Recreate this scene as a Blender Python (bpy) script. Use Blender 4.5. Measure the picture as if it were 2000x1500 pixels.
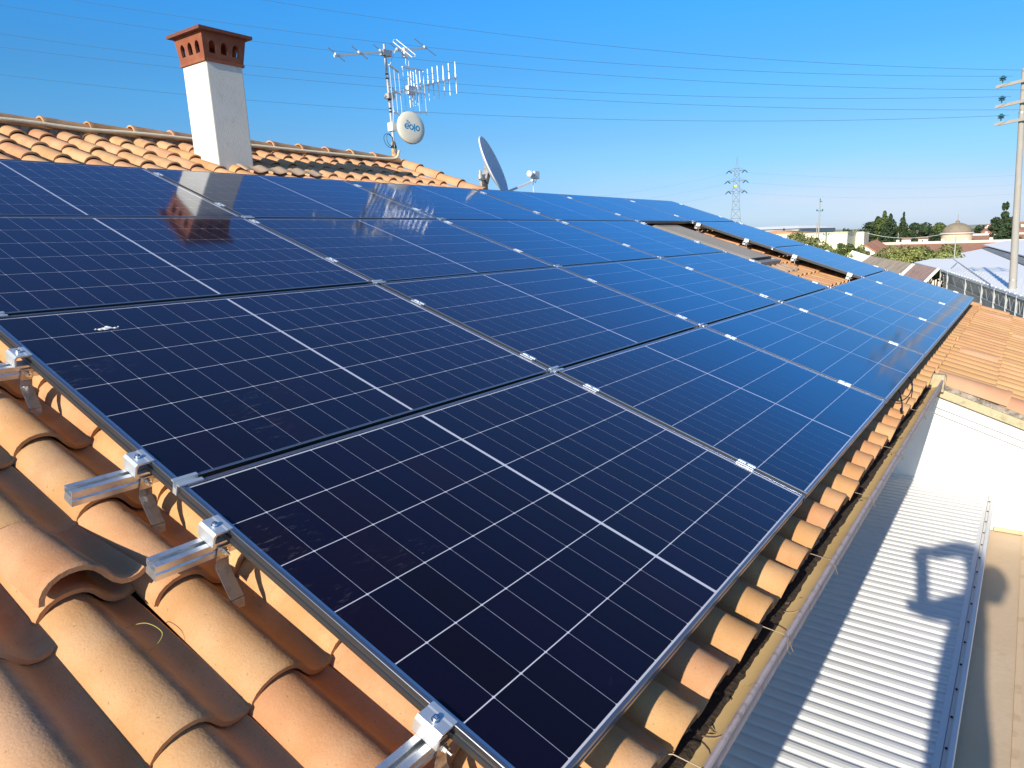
import bpy, math, random
import numpy as np
from mathutils import Vector, Matrix, Euler
random.seed(7)
D = bpy.data
S = bpy.context.scene
for o in list(D.objects): D.objects.remove(o)
C = S.collection
PI = math.pi
TH = math.radians(19.3)                       # roof pitch
CAM = Vector((-0.858737, -0.596234, 0.936525))

# ---------------------------------------------------------------- camera
cam = D.objects.new('camera', D.cameras.new('camera'))
C.objects.link(cam)
_r = Vector((0.586267, -0.809411, -0.033848)); _d = Vector((-0.178022, -0.087959, -0.980087)); _f = Vector((0.790316, 0.580618, -0.19566))
cam.matrix_world = Matrix(((_r.x, -_d.x, -_f.x, CAM.x), (_r.y, -_d.y, -_f.y, CAM.y), (_r.z, -_d.z, -_f.z, CAM.z), (0, 0, 0, 1)))
cam.data.sensor_width = 36
cam.data.lens = 36 * 1384.1 / 2000
cam.data.clip_start = 0.02
cam.data.clip_end = 6000
S.camera = cam

# ---------------------------------------------------------------- sky and sun
SUN_TRAVEL = Vector((0.9095, 0.076, -0.409)).normalized()     # direction in which the light travels
to_sun = -SUN_TRAVEL
EL = math.asin(to_sun.z)
world = D.worlds.new('World'); S.world = world; world.use_nodes = True
nt = world.node_tree; nt.nodes.clear()
out = nt.nodes.new('ShaderNodeOutputWorld'); bg = nt.nodes.new('ShaderNodeBackground')
sky = nt.nodes.new('ShaderNodeTexSky'); sky.sky_type = 'NISHITA'; sky.sun_disc = False
sky.sun_elevation = EL
sky.sun_rotation = math.atan2(to_sun.x, to_sun.y)
sky.altitude = 0; sky.air_density = 1.0; sky.dust_density = 0.35; sky.ozone_density = 2.6
bg.inputs[1].default_value = 0.12
geo = nt.nodes.new('ShaderNodeNewGeometry')
hsv = nt.nodes.new('ShaderNodeHueSaturation'); hsv.inputs['Saturation'].default_value = 1.22; hsv.inputs['Value'].default_value = 1.0
nt.links.new(sky.outputs[0], hsv.inputs['Color'])
# colour balance of the sky by height above the horizon (clear, slightly milky low down)
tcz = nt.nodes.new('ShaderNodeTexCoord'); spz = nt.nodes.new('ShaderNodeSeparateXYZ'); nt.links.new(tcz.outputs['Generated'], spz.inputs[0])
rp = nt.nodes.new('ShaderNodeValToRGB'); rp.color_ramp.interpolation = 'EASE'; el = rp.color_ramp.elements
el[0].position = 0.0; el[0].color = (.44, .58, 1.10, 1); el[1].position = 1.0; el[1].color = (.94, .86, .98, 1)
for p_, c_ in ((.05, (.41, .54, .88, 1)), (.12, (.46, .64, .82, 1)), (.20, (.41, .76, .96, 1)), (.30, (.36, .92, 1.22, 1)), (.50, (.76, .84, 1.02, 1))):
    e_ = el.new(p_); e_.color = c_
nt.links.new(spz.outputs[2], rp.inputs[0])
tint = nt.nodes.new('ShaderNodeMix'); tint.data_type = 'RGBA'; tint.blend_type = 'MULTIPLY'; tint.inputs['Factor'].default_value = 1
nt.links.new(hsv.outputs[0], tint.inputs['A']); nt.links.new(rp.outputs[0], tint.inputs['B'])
# a faint low bank of thin cloud
tc = nt.nodes.new('ShaderNodeTexCoord')
mp = nt.nodes.new('ShaderNodeMapping'); mp.inputs['Scale'].default_value = (1.2, 1.2, 9)
nz = nt.nodes.new('ShaderNodeTexNoise'); nz.inputs['Scale'].default_value = 1.6; nz.inputs['Detail'].default_value = 5
sep = nt.nodes.new('ShaderNodeSeparateXYZ')
nt.links.new(tc.outputs['Generated'], mp.inputs[0]); nt.links.new(mp.outputs[0], nz.inputs[0]); nt.links.new(tc.outputs['Generated'], sep.inputs[0])
r1 = nt.nodes.new('ShaderNodeMapRange'); r1.inputs[1].default_value = 0.42; r1.inputs[2].default_value = 0.66; r1.inputs[3].default_value = 0; r1.inputs[4].default_value = 1
nt.links.new(nz.outputs[0], r1.inputs[0])
r2 = nt.nodes.new('ShaderNodeMapRange'); r2.inputs[1].default_value = 0.0; r2.inputs[2].default_value = 0.10; r2.inputs[3].default_value = 0.9; r2.inputs[4].default_value = 0
nt.links.new(sep.outputs[2], r2.inputs[0])
mu = nt.nodes.new('ShaderNodeMath'); mu.operation = 'MULTIPLY'; nt.links.new(r1.outputs[0], mu.inputs[0]); nt.links.new(r2.outputs[0], mu.inputs[1])
mix = nt.nodes.new('ShaderNodeMix'); mix.data_type = 'RGBA'
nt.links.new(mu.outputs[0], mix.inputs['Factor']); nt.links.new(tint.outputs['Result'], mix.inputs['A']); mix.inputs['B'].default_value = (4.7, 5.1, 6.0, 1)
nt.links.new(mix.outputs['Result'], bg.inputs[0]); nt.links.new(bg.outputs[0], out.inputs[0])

sl = D.lights.new('sun', 'SUN'); sl.energy = 4.9; sl.angle = math.radians(0.53); sl.color = (1.0, 0.90, 0.74)
sun = D.objects.new('sun', sl); C.objects.link(sun)
sun.rotation_euler = SUN_TRAVEL.to_track_quat('-Z', 'Y').to_euler()
sun.location = (-20, -3, 12)

S.view_settings.view_transform = 'Standard'; S.view_settings.look = 'None'
S.view_settings.exposure = 0.4; S.view_settings.gamma = 1.0; S.view_settings.use_curve_mapping = False
S.render.engine = 'CYCLES'
S.cycles.max_bounces = 6; S.cycles.transparent_max_bounces = 12

# ---------------------------------------------------------------- helpers
def W(u, v, n):                                # roof coordinates -> world
    return Vector((u, v * math.cos(TH) - n * math.sin(TH), v * math.sin(TH) + n * math.cos(TH)))
ROOFM = Euler((TH, 0, 0)).to_matrix().to_4x4()

class MB:
    def __init__(s): s.v = []; s.f = []
    def add(s, vs, fs):
        b = len(s.v); s.v += [tuple(p) for p in vs]; s.f += [tuple(b + i for i in f) for f in fs]; return s
    def box(s, a, b, M=None):
        x0, y0, z0 = a; x1, y1, z1 = b
        vs = [Vector(p) for p in ((x0, y0, z0), (x1, y0, z0), (x1, y1, z0), (x0, y1, z0), (x0, y0, z1), (x1, y0, z1), (x1, y1, z1), (x0, y1, z1))]
        if M is not None: vs = [M @ p for p in vs]
        return s.add(vs, [(0, 3, 2, 1), (4, 5, 6, 7), (0, 1, 5, 4), (1, 2, 6, 5), (2, 3, 7, 6), (3, 0, 4, 7)])
    def tube(s, pts, r, k=8, closed=False, cap=True):
        pts = [Vector(p) for p in pts]; n = len(pts)
        rs = r if isinstance(r, (list, tuple)) else [r] * n
        rings = []; prev = None
        for i, p in enumerate(pts):
            a = pts[(i - 1) % n] if (closed or i > 0) else p
            b = pts[(i + 1) % n] if (closed or i < n - 1) else p
            t = (b - a).normalized()
            if prev is None:
                up = Vector((0, 0, 1)) if abs(t.z) < .9 else Vector((1, 0, 0))
                x = t.cross(up).normalized()
            else:
                x = (prev - t * prev.dot(t)).normalized()
            prev = x; y = t.cross(x)
            rings.append([p + (x * math.cos(2 * PI * j / k) + y * math.sin(2 * PI * j / k)) * rs[i] for j in range(k)])
        vs = [q for rg in rings for q in rg]; fs = []
        m = n if closed else n - 1
        for i in range(m):
            for j in range(k):
                fs.append((i * k + j, i * k + (j + 1) % k, ((i + 1) % n) * k + (j + 1) % k, ((i + 1) % n) * k + j))
        if cap and not closed:
            fs.append(tuple(range(k - 1, -1, -1))); fs.append(tuple((n - 1) * k + j for j in range(k)))
        return s.add(vs, fs)
    def lathe(s, prof, c, axis=(0, 0, 1), k=24):
        ax = Vector(axis).normalized(); q = ax.to_track_quat('Z', 'Y'); c = Vector(c)
        vs = []; n = len(prof)
        for r, h in prof:
            for j in range(k):
                vs.append(c + q @ Vector((r * math.cos(2 * PI * j / k), r * math.sin(2 * PI * j / k), h)))
        fs = [(i * k + j, i * k + (j + 1) % k, (i + 1) * k + (j + 1) % k, (i + 1) * k + j) for i in range(n - 1) for j in range(k)]
        if prof[0][0] > 1e-6: fs.append(tuple(range(k - 1, -1, -1)))
        if prof[-1][0] > 1e-6: fs.append(tuple((n - 1) * k + j for j in range(k)))
        return s.add(vs, fs)
    def prism(s, outline, a, b):               # outline (2D list) swept from frame a to frame b: each (origin, x, y)
        n = len(outline); vs = []
        for o, x, y in (a, b):
            for p, q in outline: vs.append(Vector(o) + Vector(x) * p + Vector(y) * q)
        fs = [(i, (i + 1) % n, n + (i + 1) % n, n + i) for i in range(n)]
        fs += [tuple(range(n - 1, -1, -1)), tuple(n + i for i in range(n))]
        return s.add(vs, fs)
    def mesh(s, name, off=(0, 0, 0), smooth=False):
        m = D.meshes.new(name); o = Vector(off)
        m.from_pydata([Vector(p) - o for p in s.v], [], s.f); m.update()
        import bmesh
        b = bmesh.new(); b.from_mesh(m); bmesh.ops.recalc_face_normals(b, faces=b.faces); b.to_mesh(m); b.free()
        if smooth: m.polygons.foreach_set('use_smooth', [True] * len(m.polygons))
        return m

def put(name, me, mat, parent=None, loc=(0, 0, 0), kind=None):
    o = D.objects.new(name, me); C.objects.link(o)
    if mat is not None:
        if not me.materials: me.materials.append(mat)
    o.location = loc
    if parent is not None: o.parent = parent
    if kind: o['kind'] = kind
    return o
def tag(o, label, cat, group=None):
    o['label'] = label; o['category'] = cat
    if group: o['group'] = group
    return o
def thing(name, loc, label, cat, group=None, rot=(0, 0, 0)):
    o = D.objects.new(name, None); C.objects.link(o); o.location = loc; o.rotation_euler = rot; o.empty_display_size = .1
    return tag(o, label, cat, group)
def part(name, mb, mat, root, smooth=False, kind=None, under=None):
    """mesh given in world coordinates, hung under root (an unrotated Empty); under = a part it is a piece of"""
    off = root.location
    o = put(name, mb.mesh(name, off, smooth), mat, root if under is None else under, (0, 0, 0), kind)
    return o
def solo(name, mb, mat, label, cat, group=None, smooth=False):
    vs = np.array([tuple(p) for p in mb.v]); c = vs.mean(0); c[2] = vs[:, 2].min()
    o = put(name, mb.mesh(name, c, smooth), mat, None, tuple(c))
    return tag(o, label, cat, group)
def struct(name, mb, mat):
    o = put(name, mb.mesh(name), mat); o['kind'] = 'structure'; return o

# ---------------------------------------------------------------- materials
def mat(name, col, rough=.7, metal=0.0, noise=None, bump=None, rand=0.0, island=0.0, spec=.5, speck=None, coat=0):
    m = D.materials.new(name); m.use_nodes = True; t = m.node_tree; b = t.nodes['Principled BSDF']
    L = t.links.new; N = t.nodes.new
    b.inputs['Roughness'].default_value = rough; b.inputs['Metallic'].default_value = metal
    b.inputs['Specular IOR Level'].default_value = spec
    if coat: b.inputs['Coat Weight'].default_value = coat; b.inputs['Coat Roughness'].default_value = .08
    tcn = N('ShaderNodeTexCoord'); src = tcn.outputs['Object']
    if rand or island:
        oi = N('ShaderNodeObjectInfo'); ad = N('ShaderNodeVectorMath'); ad.operation = 'ADD'
        sc = N('ShaderNodeMath'); sc.operation = 'MULTIPLY'; sc.inputs[1].default_value = 37.0
        L(oi.outputs['Random'], sc.inputs[0]); L(src, ad.inputs[0]); L(sc.outputs[0], ad.inputs[1]); src = ad.outputs[0]
    cur = None
    rgb = N('ShaderNodeRGB'); rgb.outputs[0].default_value = (*col, 1); cur = rgb.outputs[0]
    if noise:
        for (sc_, col2, lo, hi, amt) in noise:
            n = N('ShaderNodeTexNoise'); n.inputs['Scale'].default_value = sc_; n.inputs['Detail'].default_value = 6; n.inputs['Roughness'].default_value = .6
            L(src, n.inputs[0])
            r = N('ShaderNodeMapRange'); r.inputs[1].default_value = lo; r.inputs[2].default_value = hi; r.inputs[3].default_value = 0; r.inputs[4].default_value = amt
            L(n.outputs[0], r.inputs[0])
            x = N('ShaderNodeMix'); x.data_type = 'RGBA'; L(r.outputs[0], x.inputs['Factor']); L(cur, x.inputs['A']); x.inputs['B'].default_value = (*col2, 1)
            cur = x.outputs['Result']
    if rand or island:
        h = N('ShaderNodeHueSaturation'); L(cur, h.inputs['Color'])
        if rand:
            a = N('ShaderNodeObjectInfo'); s1 = a.outputs['Random']; w = rand
        else:
            a = N('ShaderNodeNewGeometry'); s1 = a.outputs['Random Per Island']; w = island
        r = N('ShaderNodeMapRange'); r.inputs[3].default_value = 1 - w; r.inputs[4].default_value = 1 + w; L(s1, r.inputs[0]); L(r.outputs[0], h.inputs['Value'])
        wn = N('ShaderNodeTexWhiteNoise'); wn.noise_dimensions = '1D'; L(s1, wn.inputs['W'])
        r = N('ShaderNodeMapRange'); r.inputs[3].default_value = .5 - w * .09; r.inputs[4].default_value = .5 + w * .07; L(wn.outputs[0], r.inputs[0]); L(r.outputs[0], h.inputs['Hue'])
        cur = h.outputs[0]
    L(cur, b.inputs['Base Color'])
    if bump:
        last = None
        for (sc_, dist) in bump:
            n = N('ShaderNodeTexNoise'); n.inputs['Scale'].default_value = sc_; n.inputs['Detail'].default_value = 5; L(src, n.inputs[0])
            bp = N('ShaderNodeBump'); bp.inputs['Strength'].default_value = 1; bp.inputs['Distance'].default_value = dist
            L(n.outputs[0], bp.inputs['Height'])
            if last is not None: L(last, bp.inputs['Normal'])
            last = bp.outputs[0]
        L(last, b.inputs['Normal'])
    return m

CLAY = dict(rough=.88, spec=.2, bump=[(7, .004), (160, .0009)])
M = {}
M['tile'] = mat('fired_clay_tile', (.51, .270, .118), rand=.08, noise=[(5, (.57, .35, .185), .38, .62, .8), (6, (.44, .215, .10), .55, .72, .5), (2.5, (.50, .30, .20), .55, .7, .5), (300, (.40, .20, .10), .50, .62, .35), (90, (.20, .12, .075), .64, .70, .6)], **CLAY)
M['tiles'] = mat('fired_clay_tiles', (.51, .27, .12), island=.10, noise=[(5, (.60, .36, .185), .40, .62, .8), (9, (.34, .16, .07), .56, .72, .6), (130, (.26, .13, .07), .60, .70, .5)], **CLAY)
M['tile_up'] = mat('upper_clay_tile', (.54, .295, .145), rand=.10, noise=[(5, (.62, .38, .21), .40, .62, .8), (8, (.38, .19, .10), .55, .72, .55), (3, (.30, .19, .10), .62, .74, .5)], **CLAY)
M['tile_pink'] = mat('pink_clay_tile', (.57, .31, .18), rand=.08, noise=[(4, (.60, .38, .24), .4, .65, .7)], **CLAY)
M['tile_low'] = mat('lower_clay_tile', (.53, .30, .145), rand=.10, noise=[(3, (.26, .15, .075), .53, .70, .75), (6, (.60, .36, .17), .4, .6, .6)], **CLAY)
M['mortar'] = mat('old_lichened_mortar', (.34, .30, .25), .95, noise=[(18, (.10, .09, .08), .45, .6, .8), (30, (.50, .45, .36), .55, .65, .7)], bump=[(40, .012)])
M['render_white'] = mat('chimney_render', (.80, .77, .66), .9, noise=[(3, (.70, .67, .56), .48, .7, .6), (9, (.58, .56, .46), .58, .72, .5)], bump=[(110, .0022), (260, .001)])
M['terracotta'] = mat('chimney_terracotta', (.27, .078, .034), .75, noise=[(6, (.33, .12, .055), .45, .6, .7), (20, (.2, .06, .03), .6, .7, .5)], bump=[(60, .002)])
M['cap_slab'] = mat('dark_red_slab', (.17, .06, .04), .8, noise=[(10, (.24, .10, .07), .5, .65, .6)], bump=[(60, .002)])
M['lead'] = mat('grey_flashing', (.46, .33, .22), .75, .0, noise=[(8, (.30, .22, .16), .5, .65, .6)], bump=[(20, .004)])
M['wall'] = mat('white_wall', (.82, .82, .80), .85, noise=[(1.2, (.76, .76, .73), .5, .7, .5)], bump=[(90, .001)])
M['house_wall'] = mat('cream_house_wall', (.62, .53, .38), .9, bump=[(60, .002)])
M['alu'] = mat('mill_aluminium', (.84, .85, .85), .36, .85, noise=[(30, (.62, .64, .66), .5, .6, .5)])
M['alu_white'] = mat('bright_clamp_aluminium', (.80, .84, .85), .42, .75)
M['steel'] = mat('stainless_strap', (.55, .50, .46), .33, .9, noise=[(40, (.40, .36, .33), .5, .6, .6)], bump=[(60, .002)])
M['bolt'] = mat('zinc_bolt', (.75, .76, .77), .25, 1)
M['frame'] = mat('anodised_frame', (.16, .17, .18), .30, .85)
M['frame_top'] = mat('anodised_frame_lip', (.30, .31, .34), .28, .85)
M['backsheet'] = mat('white_backsheet', (.72, .73, .80), .5)
M['rubber'] = mat('black_cable_rubber', (.012, .012, .013), .5)
M['gutter_in'] = mat('painted_gutter', (.66, .48, .23), .62, noise=[(2, (.52, .35, .14), .5, .7, .7), (25, (.30, .2, .1), .62, .7, .4)])
M['gutter_lip'] = mat('gutter_outer_edge', (.40, .34, .34), .6, noise=[(30, (.22, .17, .15), .5, .65, .7)])
M['wire'] = mat('rusty_wire', (.30, .24, .18), .6, .5)
M['debris'] = mat('gutter_silt', (.035, .024, .016), .95, noise=[(60, (.06, .045, .03), .5, .62, .8)], bump=[(70, .01)])
M['canopy'] = mat('white_profiled_sheet', (.66, .67, .66), .48, noise=[(1.4, (.74, .73, .69), .5, .7, .6), (9, (.70, .66, .58), .62, .75, .35)])
M['canopy_trim'] = mat('white_metal_trim', (.76, .77, .76), .45)
M['beige'] = mat('beige_roof_coating', (.56, .42, .27), .85, noise=[(1.5, (.60, .46, .31), .4, .6, .8), (9, (.48, .35, .22), .58, .72, .5), (120, (.3, .22, .15), .66, .72, .5)], bump=[(30, .002)])
M['beige_seam'] = mat('seam_strip', (.62, .46, .29), .85, noise=[(9, (.50, .35, .2), .5, .6, .7)])
M['trim'] = mat('stone_coloured_trim', (.48, .41, .26), .85, noise=[(14, (.30, .27, .16), .5, .65, .7), (40, (.62, .58, .46), .6, .7, .6)], bump=[(50, .003)])
M['plastic_white'] = mat('white_plastic', (.80, .81, .80), .35)
M['dish_cream'] = mat('cream_radome', (.70, .68, .57), .4)
M['logo'] = mat('blue_print', (.012, .25, .50), .45)
M['dish_grey'] = mat('grey_painted_dish', (.62, .65, .71), .5)
M['galv'] = mat('galvanised_steel', (.55, .53, .50), .5, .6, noise=[(20, (.35, .32, .28), .5, .65, .7)])
M['ant'] = mat('antenna_aluminium', (.84, .84, .80), .4, .35)
M['ant_dark'] = mat('antenna_rod', (.06, .09, .14), .5, 0)
M['yellow_sleeve'] = mat('aged_sleeve', (.52, .38, .20), .7, noise=[(20, (.25, .17, .09), .5, .62, .8)])
M['conduit'] = mat('grey_corrugated_conduit', (.62, .57, .43), .6)
M['black'] = mat('black_plastic', (.02, .02, .02), .5)
M['bluecable'] = mat('dark_blue_cable', (.01, .05, .11), .5)
M['sky_frame'] = mat('skylight_frame', (.30, .27, .24), .5, .3, noise=[(20, (.22, .2, .17), .5, .6, .5)])
M['shutter'] = mat('skylight_cover', (.40, .325, .22), .55, .0, noise=[(3, (.42, .36, .27), .45, .6, .7), (12, (.28, .24, .19), .58, .7, .6)])
M['concrete'] = mat('pole_concrete', (.36, .34, .30), .9, noise=[(2, (.44, .40, .34), .5, .65, .6)])
M['insul'] = mat('teal_glass_insulator', (.02, .13, .17), .2)
M['powerline'] = mat('power_line', (.05, .12, .22), .8, 0)
M['shed_white'] = mat('white_roof_membrane', (.93, .92, .88), .6)
M['fibre'] = mat('weathered_fibre_cement', (.30, .26, .21), .9, noise=[(1.1, (.20, .16, .13), .45, .65, .8), (4, (.38, .33, .25), .55, .7, .6)])
M['fibre_red'] = mat('stained_fibre_cement', (.28, .20, .18), .9, noise=[(1.5, (.20, .13, .12), .45, .65, .8)])
M['pane'] = mat('dusty_polycarbonate', (.20, .215, .22), .4, noise=[(.6, (.27, .285, .29), .45, .65, .8)])
M['frame_grey'] = mat('shed_frame_steel', (.42, .44, .44), .6)
M['netting'] = mat('dark_netting', (.20, .21, .20), .7, noise=[(2.5, (.42, .43, .42), .5, .6, .7)])
M['creamwall'] = mat('pale_yellow_wall', (.80, .76, .52), .9)
M['redroof'] = mat('red_roof_tile', (.47, .215, .12), .9, noise=[(.25, (.52, .27, .16), .45, .6, .7), (2.5, (.33, .16, .10), .5, .65, .6)])
M['fascia'] = mat('pale_pink_fascia', (.68, .58, .50), .9)
M['dome'] = mat('lichened_dome', (.28, .23, .16), .9, noise=[(.8, (.22, .18, .13), .45, .62, .8)])
M['drum'] = mat('peach_drum', (.74, .58, .40), .9)
M['warehouse'] = mat('warehouse_panel', (.50, .54, .54), .6)
M['warehouse_low'] = mat('warehouse_lower_band', (.26, .33, .33), .7)  # darker tone for the warehouse wall below the cladding
M['bark'] = mat('bark', (.10, .075, .05), .95)
M['ground'] = mat('dry_ground', (.19, .16, .10), .95, noise=[(.05, (.10, .12, .05), .45, .6, .8), (.4, (.24, .2, .13), .5, .6, .5)])
M['hill'] = mat('far_hill', (.14, .17, .15), .95, noise=[(.004, (.2, .2, .15), .45, .6, .6)])
M['skin'] = mat('skin', (.50, .28, .19), .5)
M['jacket'] = mat('dark_work_jacket', (.05, .06, .09), .9)
M['trouser'] = mat('work_trousers', (.09, .085, .08), .9)
M['hair'] = mat('dark_hair', (.03, .02, .015), .8)
M['phone'] = mat('phone_body', (.03, .03, .035), .25)
M['pylon'] = mat('pylon_steel', (.30, .36, .36), .6, .4)
M['yellow'] = mat('yellow_sign', (.75, .60, .10), .6)
M['dropping'] = mat('bird_dropping', (.75, .75, .72), .8)
M['grass'] = mat('dry_grass_blade', (.40, .36, .08), .7)

def leafmat(name, col, col2):
    m = mat(name, col, .75, noise=None, island=.38, spec=.25)
    return m
M['olive'] = leafmat('olive_foliage', (.17, .19, .07), None)
M['green'] = leafmat('mid_green_foliage', (.085, .12, .035), None)
M['dark'] = leafmat('dark_foliage', (.035, .06, .026), None)
M['cypress'] = leafmat('cypress_foliage', (.040, .065, .024), None)
M['sagey'] = leafmat('bright_shrub_foliage', (.21, .24, .075), None)

# solar cells: near black blue, every cell a little different
def cellmat(name, island):
    m = D.materials.new(name); m.use_nodes = True; t = m.node_tree; b = t.nodes['Principled BSDF']
    N = t.nodes.new; L = t.links.new
    b.inputs['Roughness'].default_value = .6; b.inputs['Specular IOR Level'].default_value = .08
    if island: src = N('ShaderNodeNewGeometry').outputs['Random Per Island']
    else: src = N('ShaderNodeObjectInfo').outputs['Random']
    r = N('ShaderNodeValToRGB'); e = r.color_ramp.elements
    e[0].position = 0; e[0].color = (.0045, .0032, .0100, 1); e[1].position = 1; e[1].color = (.0075, .0040, .0120, 1)
    x = e.new(.35); x.color = (.0036, .0040, .0160, 1); x = e.new(.7); x.color = (.0055, .0036, .0180, 1)
    L(src, r.inputs[0])
    # fine busbars
    tcn = N('ShaderNodeTexCoord'); sp = N('ShaderNodeSeparateXYZ'); L(tcn.outputs['Object'], sp.inputs[0])
    m1 = N('ShaderNodeMath'); m1.operation = 'MULTIPLY'; m1.inputs[1].default_value = 1 / .01812; L(sp.outputs[1], m1.inputs[0])
    fr = N('ShaderNodeMath'); fr.operation = 'FRACT'; L(m1.outputs[0], fr.inputs[0])
    lt = N('ShaderNodeMath'); lt.operation = 'LESS_THAN'; lt.inputs[1].default_value = .035; L(fr.outputs[0], lt.inputs[0])
    x = N('ShaderNodeMix'); x.data_type = 'RGBA'; L(lt.outputs[0], x.inputs['Factor']); L(r.outputs[0], x.inputs['A']); x.inputs['B'].default_value = (.016, .018, .028, 1)
    L(r.outputs[0], b.inputs['Base Color'])
    return m
M['cell'] = cellmat('silicon_cell', False); M['cells'] = cellmat('silicon_cells', True)
def glassmat():
    m = D.materials.new('panel_glass'); m.use_nodes = True; t = m.node_tree; t.nodes.clear()
    N = t.nodes.new; L = t.links.new
    o = N('ShaderNodeOutputMaterial'); mx = N('ShaderNodeMixShader'); tr = N('ShaderNodeBsdfTransparent'); gl = N('ShaderNodeBsdfAnisotropic')
    gl.inputs['Roughness'].default_value = .07; gl.inputs['Color'].default_value = (.78, .84, 1, 1)
    gn = N('ShaderNodeNewGeometry'); dp = N('ShaderNodeVectorMath'); dp.operation = 'DOT_PRODUCT'; L(gn.outputs['Normal'], dp.inputs[0]); L(gn.outputs['Incoming'], dp.inputs[1])
    ab = N('ShaderNodeMath'); ab.operation = 'ABSOLUTE'; L(dp.outputs['Value'], ab.inputs[0])
    om = N('ShaderNodeMath'); om.operation = 'SUBTRACT'; om.inputs[0].default_value = 1; L(ab.outputs[0], om.inputs[1])
    p5 = N('ShaderNodeMath'); p5.operation = 'POWER'; p5.inputs[1].default_value = 3.5; L(om.outputs[0], p5.inputs[0])
    fr = N('ShaderNodeMath'); fr.operation = 'MULTIPLY_ADD'; L(p5.outputs[0], fr.inputs[0]); fr.inputs[1].default_value = .94; fr.inputs[2].default_value = .006
    tcn = N('ShaderNodeTexCoord'); oi = N('ShaderNodeObjectInfo'); ad = N('ShaderNodeVectorMath'); ad.operation = 'ADD'
    L(tcn.outputs['Object'], ad.inputs[0]); ms = N('ShaderNodeMath'); ms.operation = 'MULTIPLY'; ms.inputs[1].default_value = 51; L(oi.outputs['Random'], ms.inputs[0]); L(ms.outputs[0], ad.inputs[1])
    n = N('ShaderNodeTexNoise'); n.inputs['Scale'].default_value = 1.6; n.inputs['Detail'].default_value = 2; L(ad.outputs[0], n.inputs[0])
    bp = N('ShaderNodeBump'); bp.inputs['Distance'].default_value = .0011; L(n.outputs[0], bp.inputs['Height']); L(bp.outputs[0], gl.inputs['Normal'])
    L(fr.outputs[0], mx.inputs[0]); L(tr.outputs[0], mx.inputs[1]); L(gl.outputs[0], mx.inputs[2])
    # dust film and hand smears: a little diffuse light off the surface
    df = N('ShaderNodeBsdfDiffuse'); df.inputs['Color'].default_value = (.62, .58, .56, 1)
    n2 = N('ShaderNodeTexNoise'); n2.inputs['Scale'].default_value = 2.3; n2.inputs['Detail'].default_value = 3; L(ad.outputs[0], n2.inputs[0])
    r2 = N('ShaderNodeMapRange'); r2.inputs[1].default_value = .60; r2.inputs[2].default_value = .72; r2.inputs[3].default_value = 0; r2.inputs[4].default_value = 1; L(n2.outputs[0], r2.inputs[0])
    mp = N('ShaderNodeMapping'); mp.inputs['Scale'].default_value = (1, 4, 1); mp.inputs['Rotation'].default_value = (0, 0, .5); L(ad.outputs[0], mp.inputs[0])
    n3 = N('ShaderNodeTexNoise'); n3.inputs['Scale'].default_value = 26; n3.inputs['Detail'].default_value = 7; n3.inputs['Roughness'].default_value = .75; L(mp.outputs[0], n3.inputs[0])
    r3 = N('ShaderNodeMapRange'); r3.inputs[1].default_value = .56; r3.inputs[2].default_value = .72; r3.inputs[3].default_value = 0; r3.inputs[4].default_value = .16; L(n3.outputs[0], r3.inputs[0])
    mm = N('ShaderNodeMath'); mm.operation = 'MULTIPLY_ADD'; L(r2.outputs[0], mm.inputs[0]); L(r3.outputs[0], mm.inputs[1]); d0 = N('ShaderNodeMath'); d0.operation = 'MULTIPLY_ADD'; L(p5.outputs[0], d0.inputs[0]); d0.inputs[1].default_value = .02; d0.inputs[2].default_value = .0010; L(d0.outputs[0], mm.inputs[2])
    mx2 = N('ShaderNodeMixShader'); L(mm.outputs[0], mx2.inputs[0]); L(mx.outputs[0], mx2.inputs[1]); L(df.outputs[0], mx2.inputs[2])
    L(mx2.outputs[0], o.inputs[0])
    return m
M['glass'] = glassmat()

# ================================================================ GROUND AND LARGE STRUCTURE
GZ = -5.5
g = MB(); R_ = 4500
g.add([(-R_, -R_, GZ), (R_, -R_, GZ), (R_, R_, GZ), (-R_, R_, GZ)], [(0, 1, 2, 3)])
struct('ground', g, M['ground'])
# low hills on the horizon
h = MB(); k = 70
for i in range(k + 1):
    a = math.radians(-60 + 200 * i / k); r = 3200
    z = GZ + 6 + 16 * (math.sin(i * .7) * .3 + math.sin(i * .23 + 1) * .5 + .5)
    h.v += [(r * math.cos(a), r * math.sin(a), GZ - 1), (r * math.cos(a), r * math.sin(a), z), ((r + 600) * math.cos(a), (r + 600) * math.sin(a), GZ - 1)]
for i in range(k):
    h.f += [(3 * i, 3 * i + 3, 3 * i + 4, 3 * i + 1), (3 * i + 1, 3 * i + 4, 3 * i + 5, 3 * i + 2)]
struct('hills', h, M['hill'])

# ---------------------------------------------------------------- the house
PU = .2055; EX = .366; N0 = -.11                # tile pitch across, exposed length, crest height below panel plane
U_END = 10.95; V_TOP = 6.32; U_GAB = 5.98; V_LOW = 4.74
house = thing('house', (4.5, 3, GZ), 'tile roofed house carrying the solar panels, with white chimney and gutter', 'house')
b = MB()
b.box((-1.5, .32, GZ), (5.38, 9.5, -.42)); b.box((5.38, -3.9, GZ), (10.7, 8.2, -2.05))
part('wall', b, M['house_wall'], house)
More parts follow.
